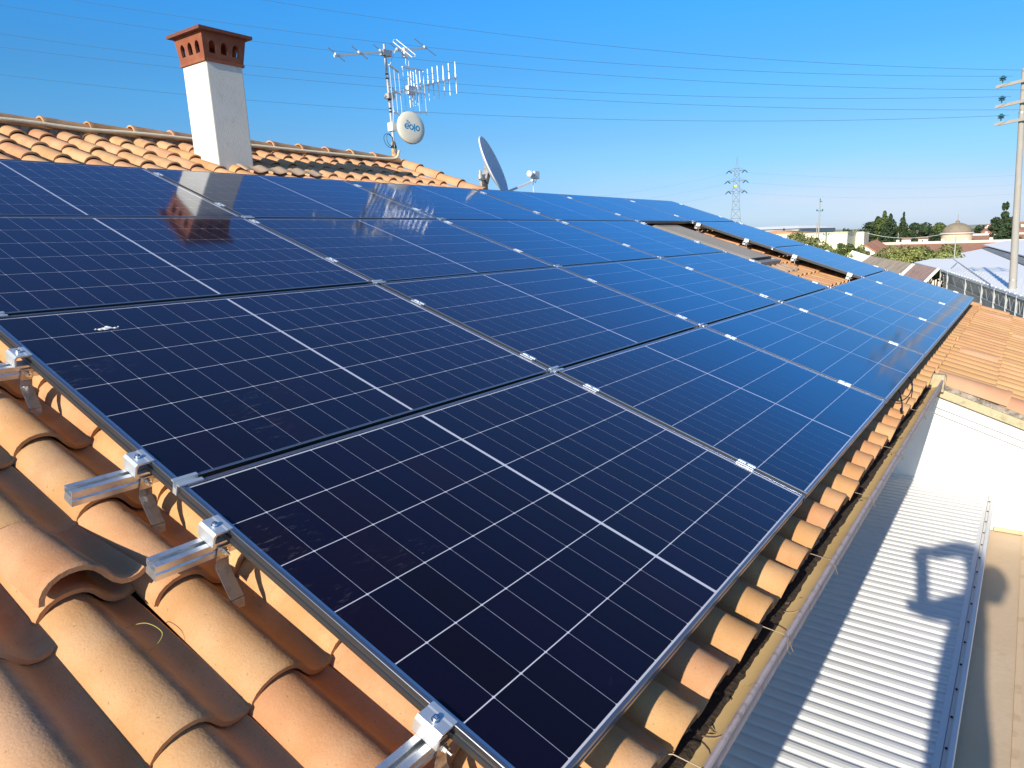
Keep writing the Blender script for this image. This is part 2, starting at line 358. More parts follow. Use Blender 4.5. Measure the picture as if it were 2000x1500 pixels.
# boards closing the roof under the tiles (two pitches)
b = MB()
def slab(u0, u1, v0, v1, n0, n1): b.prism([(0, 0), (v1 - v0, 0), (v1 - v0, n1 - n0), (0, n1 - n0)], (W(u0, v0, n0), W(0, 1, 0) - W(0, 0, 0), W(0, 0, 1) - W(0, 0, 0)), (W(u1, v0, n0), W(0, 1, 0) - W(0, 0, 0), W(0, 0, 1) - W(0, 0, 0)))
slab(-1.45, U_GAB - .05, .02, 6.42, -.30, -.215); slab(U_GAB - .049, U_END - .08, .02, V_LOW, -.301, -.216); slab(5.42, U_END - .08, -4.2, .0, -.30, -.217)
for (u0, u1, vt, vb) in ((-1.45, U_GAB - .05, 6.42, 4.2), (U_GAB - .049, U_END - .08, V_LOW, 3.2)):      # back slopes
    p = W(0, vt, -.21)
    q = (0, p.y + vb * math.cos(TH), p.z - vb * math.sin(TH))
    b.add([(u0, p.y, p.z), (u1, p.y, p.z), (u1, q[1], q[2]), (u0, q[1], q[2]), (u0, p.y, p.z - .09), (u1, p.y, p.z - .09), (u1, q[1], q[2] - .09), (u0, q[1], q[2] - .09)],
          [(0, 1, 2, 3), (7, 6, 5, 4), (0, 4, 5, 1), (1, 5, 6, 2), (2, 6, 7, 3), (3, 7, 4, 0)])
part('roof_deck', b, M['debris'], house)
# gable triangle where the high roof stops
b = MB(); p1 = W(0, V_LOW, -.26); p2 = W(0, 6.35, -.26)
b.add([(U_GAB - .12, p1.y, p1.z), (U_GAB - .12, p2.y, p2.z), (U_GAB - .12, p2.y + 1.5, p1.z), (U_GAB - .05, p1.y, p1.z), (U_GAB - .05, p2.y, p2.z), (U_GAB - .05, p2.y + 1.5, p1.z)],
      [(0, 1, 2), (5, 4, 3), (0, 3, 4, 1), (1, 4, 5, 2), (2, 5, 3, 0)])
part('gable_wall', b, M['house_wall'], house)
b = MB()                                       # right hand end wall under the verge
for u in (10.62,):
    p0 = W(0, 0, -.3); p1 = W(0, V_LOW, -.3); p2 = W(0, -4.1, -.3)
    b.add([(u, p2.y, -2.05), (u, p2.y, p2.z), (u, p1.y, p1.z), (u, p1.y + 2.5, p1.z - .9), (u, p1.y + 2.5, -2.05)] + [(u + .08, p2.y, -2.05), (u + .08, p2.y, p2.z), (u + .08, p1.y, p1.z), (u + .08, p1.y + 2.5, p1.z - .9), (u + .08, p1.y + 2.5, -2.05)],
          [(0, 1, 2, 3, 4), (9, 8, 7, 6, 5), (0, 5, 6, 1), (1, 6, 7, 2), (2, 7, 8, 3), (3, 8, 9, 4)])
part('end_wall', b, M['house_wall'], house)

# ---- the clay tile
PROF = [(-.070, .006), (-.0675, .024), (-.060, .041), (-.047, .055), (-.028, .0655), (-.008, .070), (.012, .0700), (.030, .066), (.046, .057), (.060, .043), (.072, .027), (.084, .013), (.098, .003), (.114, .000), (.130, .004), (.143, .014)]
def tile_mesh(name, seg=4, thick=.013, length=.47, taper=.93):
    mb = MB(); n = len(PROF); rows = []
    ts = [0, .018, .06, .5, 1.0][:seg + 1] if seg >= 4 else [0, .04, 1.0]
    nrm = []
    for i in range(n):
        a = PROF[max(i - 1, 0)]; c = PROF[min(i + 1, n - 1)]
        tx, ty = c[0] - a[0], c[1] - a[1]; l = math.hypot(tx, ty); nrm.append((ty / l, -tx / l))
    for t in ts:
        y = t * length; s = 1 - (1 - taper) * t; lift = .0 - t * .026
        flare = (.0025 if t == .018 else (-.0015 if t == 0 else 0.0))
        top = []; bot = []
        for (x, h), (nx, nh) in zip(PROF, nrm):
            nx, nh = -nx, -nh
            top.append((x * s + nx * flare, y, h * s + nh * flare + lift))
            bot.append((x * s - nx * thick, y, h * s - nh * thick + lift))
        rows.append(top + bot[::-1])
    m = 2 * n; vs = [p for r in rows for p in r]; fs = []
    for i in range(len(rows) - 1):
        for j in range(m): fs.append((i * m + j, i * m + (j + 1) % m, (i + 1) * m + (j + 1) % m, (i + 1) * m + j))
    for base in (0, (len(rows) - 1) * m):
        for j in range(n - 1): fs.append((base + j, base + j + 1, base + m - 2 - j, base + m - 1 - j))
    mb.add([(p[0], p[1], p[2] - .070) for p in vs], fs)      # crest at z = 0 at the lip
    me = mb.mesh(name, smooth=True)
    return me, mb
tile_me, tile_mb = tile_mesh('roof_tile')
tile_me2, tile_lo = tile_mesh('roof_tile_low', seg=2)
for me in (tile_me,):
    me.materials.append(M['tile'])
def auto_sharp(me, ang=40):
    me.polygons.foreach_set('use_smooth', [True] * len(me.polygons))
    import bmesh
    b = bmesh.new(); b.from_mesh(me)
    for e in b.edges:
        if len(e.link_faces) == 2 and e.calc_face_angle(0) > math.radians(ang): e.smooth = False
    b.to_mesh(me); b.free()
auto_sharp(tile_me)
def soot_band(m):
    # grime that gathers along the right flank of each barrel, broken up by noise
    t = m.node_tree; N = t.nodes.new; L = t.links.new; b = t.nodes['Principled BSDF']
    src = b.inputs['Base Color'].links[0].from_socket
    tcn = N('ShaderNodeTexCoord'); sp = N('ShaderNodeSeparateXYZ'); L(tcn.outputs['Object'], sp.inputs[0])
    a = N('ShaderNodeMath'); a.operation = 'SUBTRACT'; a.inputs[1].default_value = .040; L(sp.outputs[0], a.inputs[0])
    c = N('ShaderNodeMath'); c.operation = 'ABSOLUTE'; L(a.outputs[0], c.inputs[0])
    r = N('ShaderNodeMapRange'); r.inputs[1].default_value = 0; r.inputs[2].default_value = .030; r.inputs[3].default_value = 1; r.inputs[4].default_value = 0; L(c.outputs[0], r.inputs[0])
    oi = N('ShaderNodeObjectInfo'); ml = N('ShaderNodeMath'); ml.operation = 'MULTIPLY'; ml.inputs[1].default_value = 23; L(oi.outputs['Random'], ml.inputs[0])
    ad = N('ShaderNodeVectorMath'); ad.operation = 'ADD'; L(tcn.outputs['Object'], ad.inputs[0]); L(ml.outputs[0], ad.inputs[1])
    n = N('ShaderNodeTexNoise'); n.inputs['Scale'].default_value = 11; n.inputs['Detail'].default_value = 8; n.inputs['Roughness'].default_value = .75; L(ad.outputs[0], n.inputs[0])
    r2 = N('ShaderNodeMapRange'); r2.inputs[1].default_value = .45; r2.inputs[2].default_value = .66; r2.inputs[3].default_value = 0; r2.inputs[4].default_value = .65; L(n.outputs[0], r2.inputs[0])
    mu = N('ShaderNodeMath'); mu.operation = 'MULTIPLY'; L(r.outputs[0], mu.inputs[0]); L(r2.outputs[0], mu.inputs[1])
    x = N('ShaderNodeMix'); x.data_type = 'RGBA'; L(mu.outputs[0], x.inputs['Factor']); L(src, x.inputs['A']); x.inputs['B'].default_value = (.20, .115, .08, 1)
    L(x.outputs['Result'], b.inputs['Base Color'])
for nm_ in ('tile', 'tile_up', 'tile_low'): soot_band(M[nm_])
def variant(me, m): c = me.copy(); c.materials.clear(); c.materials.append(m); return c
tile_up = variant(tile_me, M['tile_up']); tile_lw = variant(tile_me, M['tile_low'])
def lip(j): return -.10 if j == 0 else -.144 + EX * j
def in_opening(u, v): return 6.95 < u < 8.85 and 1.0 < v < 3.5
spots = []
for j in range(-11, 18):
    v = lip(j); vm = v + .18
    for i in range(-9, 52):
        u = .531 + PU * i
        if u > U_END - .1: continue
        if j < 0 and u < 5.5: continue
        if v > V_LOW - .25 and u > U_GAB - .12: continue
        if u < -1.4: continue
        p = W(u, vm, N0); d = p - CAM
        x, y, z = d.dot(_r), d.dot(_d), d.dot(_f)
        inview = z > 0 and abs(x / z) < .80 and abs(y / z) < .62
        hid = (.12 < u < 10.35 and .22 < vm < 4.62 and not in_opening(u, vm))
        if 7.3 < u < 8.35 and 2.0 < vm < 3.4: hid = True
        if 2.72 < u < 3.2 and 5.45 < vm < 5.95: hid = True
        if j < -3 and j < 0 and not inview: pass
        spots.append((0 if (inview and not hid) else 1, d.length, j, i, u, v))
spots.sort(key=lambda s: (s[0], s[1]))
rest = MB(); rnd = random.Random(3)
vis = [s for s in spots if s[0] == 0]
tile_objs = []
for idx, (c, dist, j, i, u, v) in enumerate(spots):
    loose = (i == -4 and j == 3)
    du = rnd.uniform(-.003, .003); dv = rnd.uniform(-.006, .006); dn = rnd.uniform(-.001, .003)
    rz = rnd.uniform(-.012, .012); rx = rnd.uniform(-.005, .005)
    if j == 0: dv += rnd.uniform(-.010, .008); rz += rnd.uniform(-.025, .025); du += rnd.uniform(-.004, .004)
    if loose: dv = .055; dn = .082; rx = -.20; rz = -.03; du = -.008
    Mx = Matrix.Translation(W(u + du, v + dv, N0 + dn)) @ ROOFM @ Euler((rx, 0, rz)).to_matrix().to_4x4()
    if c == 0 and len(tile_objs) < 299:
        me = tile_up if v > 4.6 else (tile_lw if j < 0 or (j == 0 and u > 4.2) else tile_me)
        o = D.objects.new('roof_tile', me); C.objects.link(o)
        o.matrix_world = Matrix.Translation(-house.location) @ Mx; o.parent = house
        if loose: o['label'] = 'loose clay tile lifted at its lower end'
        tile_objs.append(o)
    else:
        if j < -8 and c: continue
        src = tile_lo
        rest.add([Mx @ Vector(p) for p in src.v], src.f)
Mx = Matrix.Translation(W(.531 - 4 * PU, lip(3) + .085, N0 - .006)) @ ROOFM      # the tile lying under the lifted one
o = D.objects.new('roof_tile', tile_me); C.objects.link(o); o.matrix_world = Matrix.Translation(-house.location) @ Mx; o.parent = house
rt = part('roof_tiles', rest, M['tiles'], house, kind='stuff'); auto_sharp(rt.data)
print('tiles', len(tile_objs), len(vis), len(rest.f))

# ---- ridge and verge cap tiles
def cap_mesh(name, r0=.095, r1=.082, L=.42, th=.014, k=10, arc=1.0):
    mb = MB(); vs = []; rows = [(0, r0 + .004), (.03, r0 + .004), (.04, r0), (L, r1)]
    for y, r in rows:
        ring = [(math.cos(PI * (.5 - arc / 2) + PI * arc * j / k) * r, y, math.sin(PI * (.5 - arc / 2) + PI * arc * j / k) * r - r0) for j in range(k + 1)]
        inn = [(math.cos(PI * (.5 - arc / 2) + PI * arc * j / k) * (r - th), y, math.sin(PI * (.5 - arc / 2) + PI * arc * j / k) * (r - th) - r0) for j in range(k, -1, -1)]
        vs += ring + inn
    m = 2 * (k + 1); fs = []
    for i in range(len(rows) - 1):
        for j in range(m): fs.append((i * m + j, i * m + (j + 1) % m, (i + 1) * m + (j + 1) % m, (i + 1) * m + j))
    for base in (0, (len(rows) - 1) * m):
        for j in range(k): fs.append((base + j, base + j + 1, base + m - 2 - j, base + m - 1 - j))
    mb.add(vs, fs); me = mb.mesh(name); auto_sharp(me); return me
capm = cap_mesh('ridge_tile'); capm.materials.append(M['tile_up'])
capv = cap_mesh('verge_tile', .085, .072); capv.materials.append(M['tile_up'])
capbig = cap_mesh('verge_cover', .150, .130, .50, arc=.72); capbig.materials.append(M['tile_pink'])
def child_at(name, me, Mx, parent=house):
    o = D.objects.new(name, me); C.objects.link(o); o.matrix_world = Matrix.Translation(-parent.location) @ Mx; o.parent = parent; return o
RZ = Matrix.Rotation(PI / 2, 4, 'Z')
VR = 6.42
u = 5.9
while u > -.6:      # ridge tiles run along u, narrow ends to +u, lips to -u
    Mx = Matrix.Translation(W(u, VR, -.068 + rnd.uniform(-.002, .003))) @ Matrix.Rotation(-PI / 2, 4, 'Z') @ Matrix.Rotation(.025, 4, 'X') @ Matrix.Rotation(rnd.uniform(-.02, .02), 4, 'Z')
    Mx = Matrix.Translation(W(u - .42, VR, -.048 + rnd.uniform(-.003, .004))) @ Matrix.Rotation(-PI / 2, 4, 'Z') @ Matrix.Rotation(-.028, 4, 'X') @ Matrix.Rotation(rnd.uniform(-.02, .02), 4, 'Z')
    child_at('ridge_tile', capm, Mx); u -= .365
# lower ridge of the right hand part
u = U_END - .02
while u > U_GAB + .1:
    Mx = Matrix.Translation(W(u - .42, V_LOW + .04, -.060 + rnd.uniform(-.002, .010))) @ Matrix.Rotation(-PI / 2, 4, 'Z') @ Matrix.Rotation(-.028, 4, 'X')
    child_at('ridge_tile', capm, Mx); u -= .365
# mortar below the ridge tiles
b = MB(); k = 120; rr = random.Random(5)
vs = []
for i in range(k + 1):
    u = -1.2 + (U_GAB + 1.1) * i / k
    jit = rr.uniform(-.010, .012)
    vs += [W(u, VR - .125 + rr.uniform(-.012, .008), -.185), W(u, VR - .100 + jit * .6, -.118 + jit), W(u, VR - .062, -.072), W(u, VR + .1, -.12)]
b.add(vs, [(4 * i + j, 4 * i + 4 + j, 4 * i + 5 + j, 4 * i + 1 + j) for i in range(k) for j in range(3)])
part('mortar', b, M['mortar'], house)
# verge tiles down the gable edge of the high roof
v = 4.60; q = 0
while v < 6.2:
    Mx = Matrix.Translation(W(U_GAB - .02 + rnd.uniform(-.01, .01), v, -.062)) @ ROOFM @ Matrix.Rotation(-.02, 4, 'X')
    child_at('verge_tile', capv, Mx); v += .355
v = -4.0
while v < 4.6:
    Mx = Matrix.Translation(W(U_END - .07, v, -.085)) @ ROOFM @ Matrix.Rotation(-.02, 4, 'X')
    if v < .0 : child_at('verge_tile', capv, Mx)
    v += .355
# three wide pink cover tiles along the edge of the lower roof, over the white wall
for k_, v in enumerate((-.62, -1.07, -1.52, -1.97)):
    Mx = Matrix.Translation(W(5.50, v, -.088 - .003 * k_)) @ ROOFM @ Matrix.Rotation(-.03, 4, 'X')
    child_at('verge_cover', capbig, Mx)
for (u, v) in ((6.88, -.475), (10.30, -.475), (9.1, -.85)):      # odd replacement tiles
    Mx = Matrix.Translation(W(u, v, -.082)) @ ROOFM @ Matrix.Rotation(-.06, 4, 'X')
    o = child_at('vent_tile', capbig, Mx); o['label'] = 'raised pinkish replacement tile'; o.scale = (.6, .62, .7)

# ---- lead flashing at the foot of the chimney
b = MB(); nu, nv = 26, 5; vs = []
for a in range(nu + 1):
    for c in range(nv + 1):
        u = 2.96 + .84 * a / nu; v = 5.24 + .15 * c / nv
        hgt = -.088 - .030 * (1 - math.cos(2 * PI * (u - .531) / PU)) * .42
        vs.append(W(u, v, hgt - .012 * (1 - c / nv)))
b.add(vs, [(a * (nv + 1) + c, (a + 1) * (nv + 1) + c, (a + 1) * (nv + 1) + c + 1, a * (nv + 1) + c + 1) for a in range(nu) for c in range(nv)])
o = part('flashing', b, M['lead'], house, smooth=True)
sm = o.modifiers.new('thickness', 'SOLIDIFY'); sm.thickness = .003
# ---- chimney
CX, CY = 2.995, 5.36; bz = 1.60; tz = 2.53; LX, LY = -.018, -.004
def shaft(z0, z1, hx, hy):
    c0 = Vector((CX - LX * (tz - z0), CY, z0)); c1 = Vector((CX - LX * (tz - z1) , CY, z1))
    return [(c0.x - hx, c0.y - hy, z0), (c0.x + hx, c0.y - hy, z0), (c0.x + hx, c0.y + hy, z0), (c0.x - hx, c0.y + hy, z0), (c1.x - hx, c1.y - hy, z1), (c1.x + hx, c1.y - hy, z1), (c1.x + hx, c1.y + hy, z1), (c1.x - hx, c1.y + hy, z1)]
FB = [(0, 3, 2, 1), (4, 5, 6, 7), (0, 1, 5, 4), (1, 2, 6, 5), (2, 3, 7, 6), (3, 0, 4, 7)]
b = MB(); b.add(shaft(bz - .15, tz, .175, .18), FB)
chim = part('chimney', b, M['render_white'], house); chim['label'] = 'white rendered chimney stack'
bv = chim.modifiers.new('soft_edges', 'BEVEL'); bv.width = .012; bv.segments = 3
# pierced terracotta head: four flared walls with three arched holes each
b = MB(); z0, z1 = tz, 2.735
def wallpanel(h0, h1, q):                      # h0 half width bottom, h1 top; q quadrant
    nh = 3; outl = []
    Rq = Matrix.Rotation(q * PI / 2, 3, 'Z')
    def P(s, t, inset):                        # s -1..1 across, t 0..1 up
        hw = h0 + (h1 - h0) * t; hwi = hw - inset
        p = Rq @ Vector((s * hwi if abs(s) == 1 else s * (hw), -hwi, 0)); return (CX + p.x, CY + p.y, z0 + (z1 - z0) * t)
    cols = [-1, -.72, -.40, -.16, .16, .40, .72, 1]
    tb, ts_, tt = .30, .56, .78
    for inset, flip in ((0, False), (.03, True)):
        pass
    for a in range(len(cols) - 1):
        s0, s1 = cols[a], cols[a + 1]; hole = a in (1, 3, 5)
        if not hole:
            segs = [(s0, s1, 0, 1)]
            if s0 == -1 or s1 == 1: pass
            o0, o1, o2, o3 = P(s0, 0, 0), P(s1, 0, 0), P(s1, 1, 0), P(s0, 1, 0)
            i0, i1, i2, i3 = P(s0, 0, .025), P(s1, 0, .025), P(s1, 1, .025), P(s0, 1, .025)
            b.add([o0, o1, o2, o3, i0, i1, i2, i3], [(0, 1, 2, 3), (7, 6, 5, 4), (0, 4, 5, 1), (1, 5, 6, 2), (2, 6, 7, 3), (3, 7, 4, 0)])
        else:
            sm_ = (s0 + s1) / 2; hw = (s1 - s0) / 2
            arch = [(s0, tb), (s1, tb), (s1, ts_)] + [(sm_ + hw * math.cos(PI * k / 6), ts_ + (tt - ts_) * math.sin(PI * k / 6)) for k in range(1, 6)] + [(s0, ts_)]
            # below hole
            vs = [P(s0, 0, 0), P(s1, 0, 0), P(s1, tb, 0), P(s0, tb, 0), P(s0, 0, .025), P(s1, 0, .025), P(s1, tb, .025), P(s0, tb, .025)]
            b.add(vs, [(0, 1, 2, 3), (7, 6, 5, 4), (2, 6, 7, 3)])
            top = arch[2:]
            for k in range(len(top) - 1):
                (a0, t0), (a1, t1) = top[k], top[k + 1]
                vs = [P(a0, t0, 0), P(a1, t1, 0), P(a1, 1, 0), P(a0, 1, 0), P(a0, t0, .025), P(a1, t1, .025), P(a1, 1, .025), P(a0, 1, .025)]
                b.add(vs, [(0, 1, 2, 3), (7, 6, 5, 4), (0, 4, 5, 1)])
for q in range(4): wallpanel(.182, .208, q)
part('chimney_pot', b, M['terracotta'], house, under=chim)
b = MB()
for (h_, za, zb) in ((.190, 2.522, 2.545), (.210, 2.735, 2.75)):
    b.box((CX - h_, CY - h_, za), (CX + h_, CY + h_, zb))
part('pot_band', b, M['terracotta'], house, under=chim)
b = MB(); b.add(shaft(tz - .1, tz + .10, .10, .10), FB)
b = MB(); hs = .252
b.add([(CX - hs, CY - hs, 2.75), (CX + hs, CY - hs, 2.75), (CX + hs, CY + hs, 2.75), (CX - hs, CY + hs, 2.75),
       (CX - hs, CY - hs, 2.776), (CX + hs, CY - hs, 2.776), (CX + hs, CY + hs, 2.776), (CX - hs, CY + hs, 2.776), (CX, CY, 2.84)],
      [(0, 3, 2, 1), (0, 1, 5, 4), (1, 2, 6, 5), (2, 3, 7, 6), (3, 0, 4, 7), (4, 5, 8), (5, 6, 8), (6, 7, 8), (7, 4, 8)])
part('chimney_slab', b, M['cap_slab'], house, under=chim)

# ---- gutter
b = MB(); k = 10; gr = .075; grz = .060; gc = (-.038, -.200)
ring_o = [(gc[0] - gr * math.cos(PI * j / k), gc[1] - grz * math.sin(PI * j / k)) for j in range(k + 1)]
ring_i = [(gc[0] - (gr - .003) * math.cos(PI * j / k), gc[1] - (grz - .003) * math.sin(PI * j / k)) for j in range(k, -1, -1)]
prof = ring_o + ring_i
b.prism([(y, z) for y, z in prof], ((-1.35, 0, 0), (0, 1, 0), (0, 0, 1)), ((5.30, 0, 0), (0, 1, 0), (0, 0, 1)))
gut = part('gutter', b, M['gutter_in'], house); auto_sharp(gut.data)
b = MB(); b.tube([(-1.35, gc[0] - gr - .004, gc[1] + .002), (5.30, gc[0] - gr - .004, gc[1] + .002)], .0085, 8)
b.box((-1.35, gc[0] - gr - .007, gc[1] - .045), (5.30, gc[0] - gr - .0035, gc[1] - .003))
part('gutter_bead', b, M['gutter_lip'], house, under=gut)
b = MB(); vs = []; kk = 260
for i in range(kk + 1):
    x = -1.3 + 6.55 * i / kk; z = gc[1] - .052 + rr.uniform(-.001, .001)
    vs += [(x, gc[0] - .026 + rr.uniform(-.0015, .0015), z - .006), (x, gc[0], z + rr.uniform(-.001, .002)), (x, gc[0] + .040, z)]
b.add(vs, [(3 * i + j, 3 * i + 3 + j, 3 * i + 4 + j, 3 * i + 1 + j) for i in range(kk) for j in range(2)])
part('gutter_silt', b, M['debris'], house, under=gut)
b = MB(); lr_ = random.Random(8)
for _ in range(36):
    x = lr_.uniform(.2, 5.2); y = gc[0] + lr_.uniform(-.035, .03); z = gc[1] - .045 + lr_.uniform(0, .006); a = lr_.uniform(0, 6.28); sz = lr_.uniform(.006, .016)
    e1 = Vector((math.cos(a) * sz, math.sin(a) * sz, lr_.uniform(-.004, .006))); e2 = Vector((-math.sin(a) * sz * .45, math.cos(a) * sz * .45, lr_.uniform(-.003, .004))); p = Vector((x, y, z))
    b.add([p - e1, p - e2, p + e1, p + e2], [(0, 1, 2, 3)])
part('dead_leaves', b, M['bark'], house, kind='stuff', under=gut)
b = MB()
for x in (.62, 1.32, 3.05, 4.45):                # lapped joints
    b = MB()
    pts = [(x, gc[0] - (gr + .004) * math.cos(PI * j / k), gc[1] - (grz + .004) * math.sin(PI * j / k)) for j in range(k + 1)]
    pts2 = [(x, gc[0] - (gr - .006) * math.cos(PI * j / k), gc[1] - (grz - .005) * math.sin(PI * j / k)) for j in range(k, -1, -1)]
    b.prism([(p[1], p[2]) for p in pts + pts2], ((x, 0, 0), (0, 1, 0), (0, 0, 1)), ((x + .005, 0, 0), (0, 1, 0), (0, 0, 1)))
    part('gutter_joint', b, M['wire'], house, under=gut)
for x in (.42, 1.05, 1.62, 2.35, 3.15, 4.1):     # binding wires
    b = MB(); y0 = gc[0] - gr - .012; z0 = gc[1] + .012
    b.tube([(x, -.012, -.185), (x + .015, -.05, -.178), (x + .02, y0 + .01, z0), (x + .02, y0 - .004, z0 - .02), (x + .03, y0 - .012, z0 - .05)], .0016, 5)
    if x in (1.05, .42, 3.15): b.tube([(x + .02, y0, z0), (x - .012, y0 - .006, z0 - .025), (x + .01, y0 - .010, z0 - .05)], .0013, 5)
    part('tie_wire', b, M['wire'], house, under=gut)
# little box of trim at the far end of the gutter
b = MB(); b.box((5.29, -.13, -.285), (5.36, -.005, -.155)); part('gutter_stop', b, M['trim'], house, under=gut)

# ---- white end wall of the lower part and its edge trim
b = MB()
e0 = W(0, -.05, -.30); e1 = W(0, -4.1, -.30)
b.add([(5.40, .32, -2.2), (5.40, .32, e0.z), (5.40, e0.y, e0.z), (5.40, e1.y, e1.z), (5.40, e1.y, -2.2), (5.46, .32, -2.2), (5.46, .32, e0.z), (5.46, e0.y, e0.z), (5.46, e1.y, e1.z), (5.46, e1.y, -2.2)],
      [(0, 1, 2, 3, 4), (9, 8, 7, 6, 5), (0, 5, 6, 1), (1, 6, 7, 2), (2, 7, 8, 3), (3, 8, 9, 4), (4, 9, 5, 0)])
part('white_wall', b, M['wall'], house)
def along(v0, v1, u0, u1, n0, n1, bb):
    A = (W(u0, v0, n0), W(0, 0, 1) - W(0, 0, 0), Vector((1, 0, 0)))
    B_ = (W(u0, v1, n0), W(0, 0, 1) - W(0, 0, 0), Vector((1, 0, 0)))
    bb.prism([(0, 0), (n1 - n0, 0), (n1 - n0, u1 - u0), (0, u1 - u0)], A, B_)
b = MB(); along(-4.1, -.13, 5.352, 5.44, -.285, -.225, b); part('verge_trim', b, M['trim'], house)
b = MB(); along(-4.1, -.16, 5.366, 5.44, -.224, -.190, b); along(-4.1, -.75, 5.374, 5.45, -.189, -.160, b); part('mortar_bed', b, M['mortar'], house)
b = MB(); b.box((5.34, -.135, -.24), (5.42, -.062, -.175)); part('trim_block', b, M['trim'], house)
b = MB()
for dz in (.0, .052):                            # two white cables clipped along the wall
    b = MB()
    b.tube([(5.37, .05 - .05, -.385 - dz), (5.37, -.62, -.60 - dz), (5.37, -2.2, -1.13 - dz)], .008, 6)
    part('wall_cable', b, M['plastic_white'], house)
b = MB(); b.box((5.352, -3.9, -1.33), (5.399, -.53, -1.13)); part('plinth', b, M['wall'], house)
b = MB(); b.box((5.33, -3.9, -1.326), (5.351, -.53, -1.300)); part('plinth_strip', b, M['beige_seam'], house)

# ---------------------------------------------------------------- profiled canopy roof below the gutter
canopy = thing('canopy_roof', (2, -.1, -1.08), 'low white canopy roof of ribbed metal sheet running below the gutter', 'canopy')
b = MB(); pitch = .0735; x = -.8; vs = []; secs = []
while x < 5.34:
    for dx, dz in ((0, 0), (.008, .0085), (.028, .0105), (.046, .0090), (.054, 0)): secs.append((x + dx, dz))
    x += pitch
secs = [s for s in secs if s[0] < 5.36]
z0 = -1.045
for (x, dz) in secs: vs += [(x, .60, z0 + dz + .015), (x, -.455, z0 + dz), (x, -.455, z0 + dz - .004)]
b.add(vs, [(3 * i + j, 3 * i + 3 + j, 3 * i + 4 + j, 3 * i + 1 + j) for i in range(len(secs) - 1) for j in range(2)])
part('ribbed_sheet', b, M['canopy'], canopy)
b = MB(); b.box((-.8, -.478, z0 - .03), (5.36, -.452, z0 + .006)); b.box((-.8, -.497, z0 - .03), (5.36, -.480, z0 + .002)); b.box((-.8, -.516, z0 - .10), (5.36, -.4975, z0 + .020))
part('edge_flange', b, M['canopy_trim'], canopy)
b = MB(); b.box((5.362, -.516, z0 - .02), (5.396, .6, z0 + .028)); part('end_trim', b, M['canopy_trim'], canopy)
b = MB()
for i in range(27):
    x = -.6 + .2205 * i
    b.lathe([(.005, 0), (.005, .005), (.002, .007)], (x, -.488, z0 + .002), k=8)
part('screws', b, M['black'], canopy, kind='stuff')
b = MB(); b.box((-.8, -.5, -1.30), (5.36, -.46, z0 - .031)); part('fascia', b, M['canopy_trim'], canopy)
b = MB(); b.add([(2.0, -.33, z0 + .021), (2.012, -.33, z0 + .021), (2.02, -.315, z0 + .0215), (2.008, -.315, z0 + .0215)], [(0, 1, 2, 3)])

# ---------------------------------------------------------------- beige flat roof to the right
lr = thing('flat_roof', (2, -2.4, -1.5), 'beige coated flat roof beside the ribbed canopy, with lapped seams', 'roof')
b = MB(); b.box((-3.2, -4.2, GZ), (5.39, -.50, -1.345)); part('wall', b, M['house_wall'], lr)
for (y0, y1) in ((-.715, -.459), (-1.70, -.717), (-2.70, -1.702), (-4.2, -2.702)):
    b = MB(); b.box((-3.2, y0, -1.3445), (5.33, y1, -1.330 + (0.0015 if y0 == -1.70 else 0))); part('roofing_sheet', b, M['beige'], lr)
b = MB(); b.box((-3.2, -.735, -1.3285), (5.328, -.706, -1.325)); part('seam_strip', b, M['beige_seam'], lr)
b = MB(); b.box((-3.2, -.795, -1.3285), (5.328, -.783, -1.3265)); part('seam_strip', b, M['beige_seam'], lr)

# ================================================================ SOLAR PANELS
PL, PW, GU, GV = 1.731, 1.134, .0205, .018
def sweep_rect(mb, loops, L, Wd):
    n = len(loops); vs = []
    for d, z in loops:
        vs += [(d, d, z), (L - d, d, z), (L - d, Wd - d, z), (d, Wd - d, z)]
    fs = []
    for i in range(n):
        i2 = (i + 1) % n
        if i2 == 0: continue
        for c in range(4): fs.append((4 * i + c, 4 * i + (c + 1) % 4, 4 * i2 + (c + 1) % 4, 4 * i2 + c))
    mb.add(vs, fs)
b = MB(); sweep_rect(b, [(.0005, -.0012), (.0, -.009), (.0035, -.0105), (.0035, -.0205), (.0, -.022), (.0, -.035), (.026, -.035), (.026, -.033), (.005, -.033), (.005, -.007)], PL, PW)
frame_me = b.mesh('frame'); frame_me.materials.append(M['frame'])
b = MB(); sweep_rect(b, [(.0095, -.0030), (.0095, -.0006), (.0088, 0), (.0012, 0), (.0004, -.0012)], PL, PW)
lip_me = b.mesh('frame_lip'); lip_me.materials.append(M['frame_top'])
b = MB(); b.box((.0097, .0097, -.0050), (PL - .0097, PW - .0097, -.0013)); b.f = [f for i, f in enumerate(b.f) if i != 0]
glass_me = b.mesh('glass'); glass_me.materials.append(M['glass'])
b = MB(); b.box((.0095, .0095, -.0072), (PL - .0095, PW - .0095, -.0064))
back_me = b.mesh('backsheet'); back_me.materials.append(M['backsheet'])
CLX, CLY = .0916, .1812; GX, GY, GM = .0017, .0030, .0125
tot = 18 * CLX + 16 * GX + GM; mx0 = (PL - tot) / 2; my0 = (PW - 6 * CLY - 5 * GY) / 2
cellpos = []
for a in range(18):
    cx = mx0 + a * (CLX + GX) + (GM - GX if a >= 9 else 0)
    for c in range(6): cellpos.append((cx, my0 + c * (CLY + GY)))
b = MB()
ch = .0025
def cellverts(x, y, z0=-.0063, z1=-.0059):
    o_ = [(x + ch, y), (x + CLX - ch, y), (x + CLX, y + ch), (x + CLX, y + CLY - ch), (x + CLX - ch, y + CLY), (x + ch, y + CLY), (x, y + CLY - ch), (x, y + ch)]
    return [(p[0], p[1], z1) for p in o_] + [(p[0], p[1], z0) for p in o_]
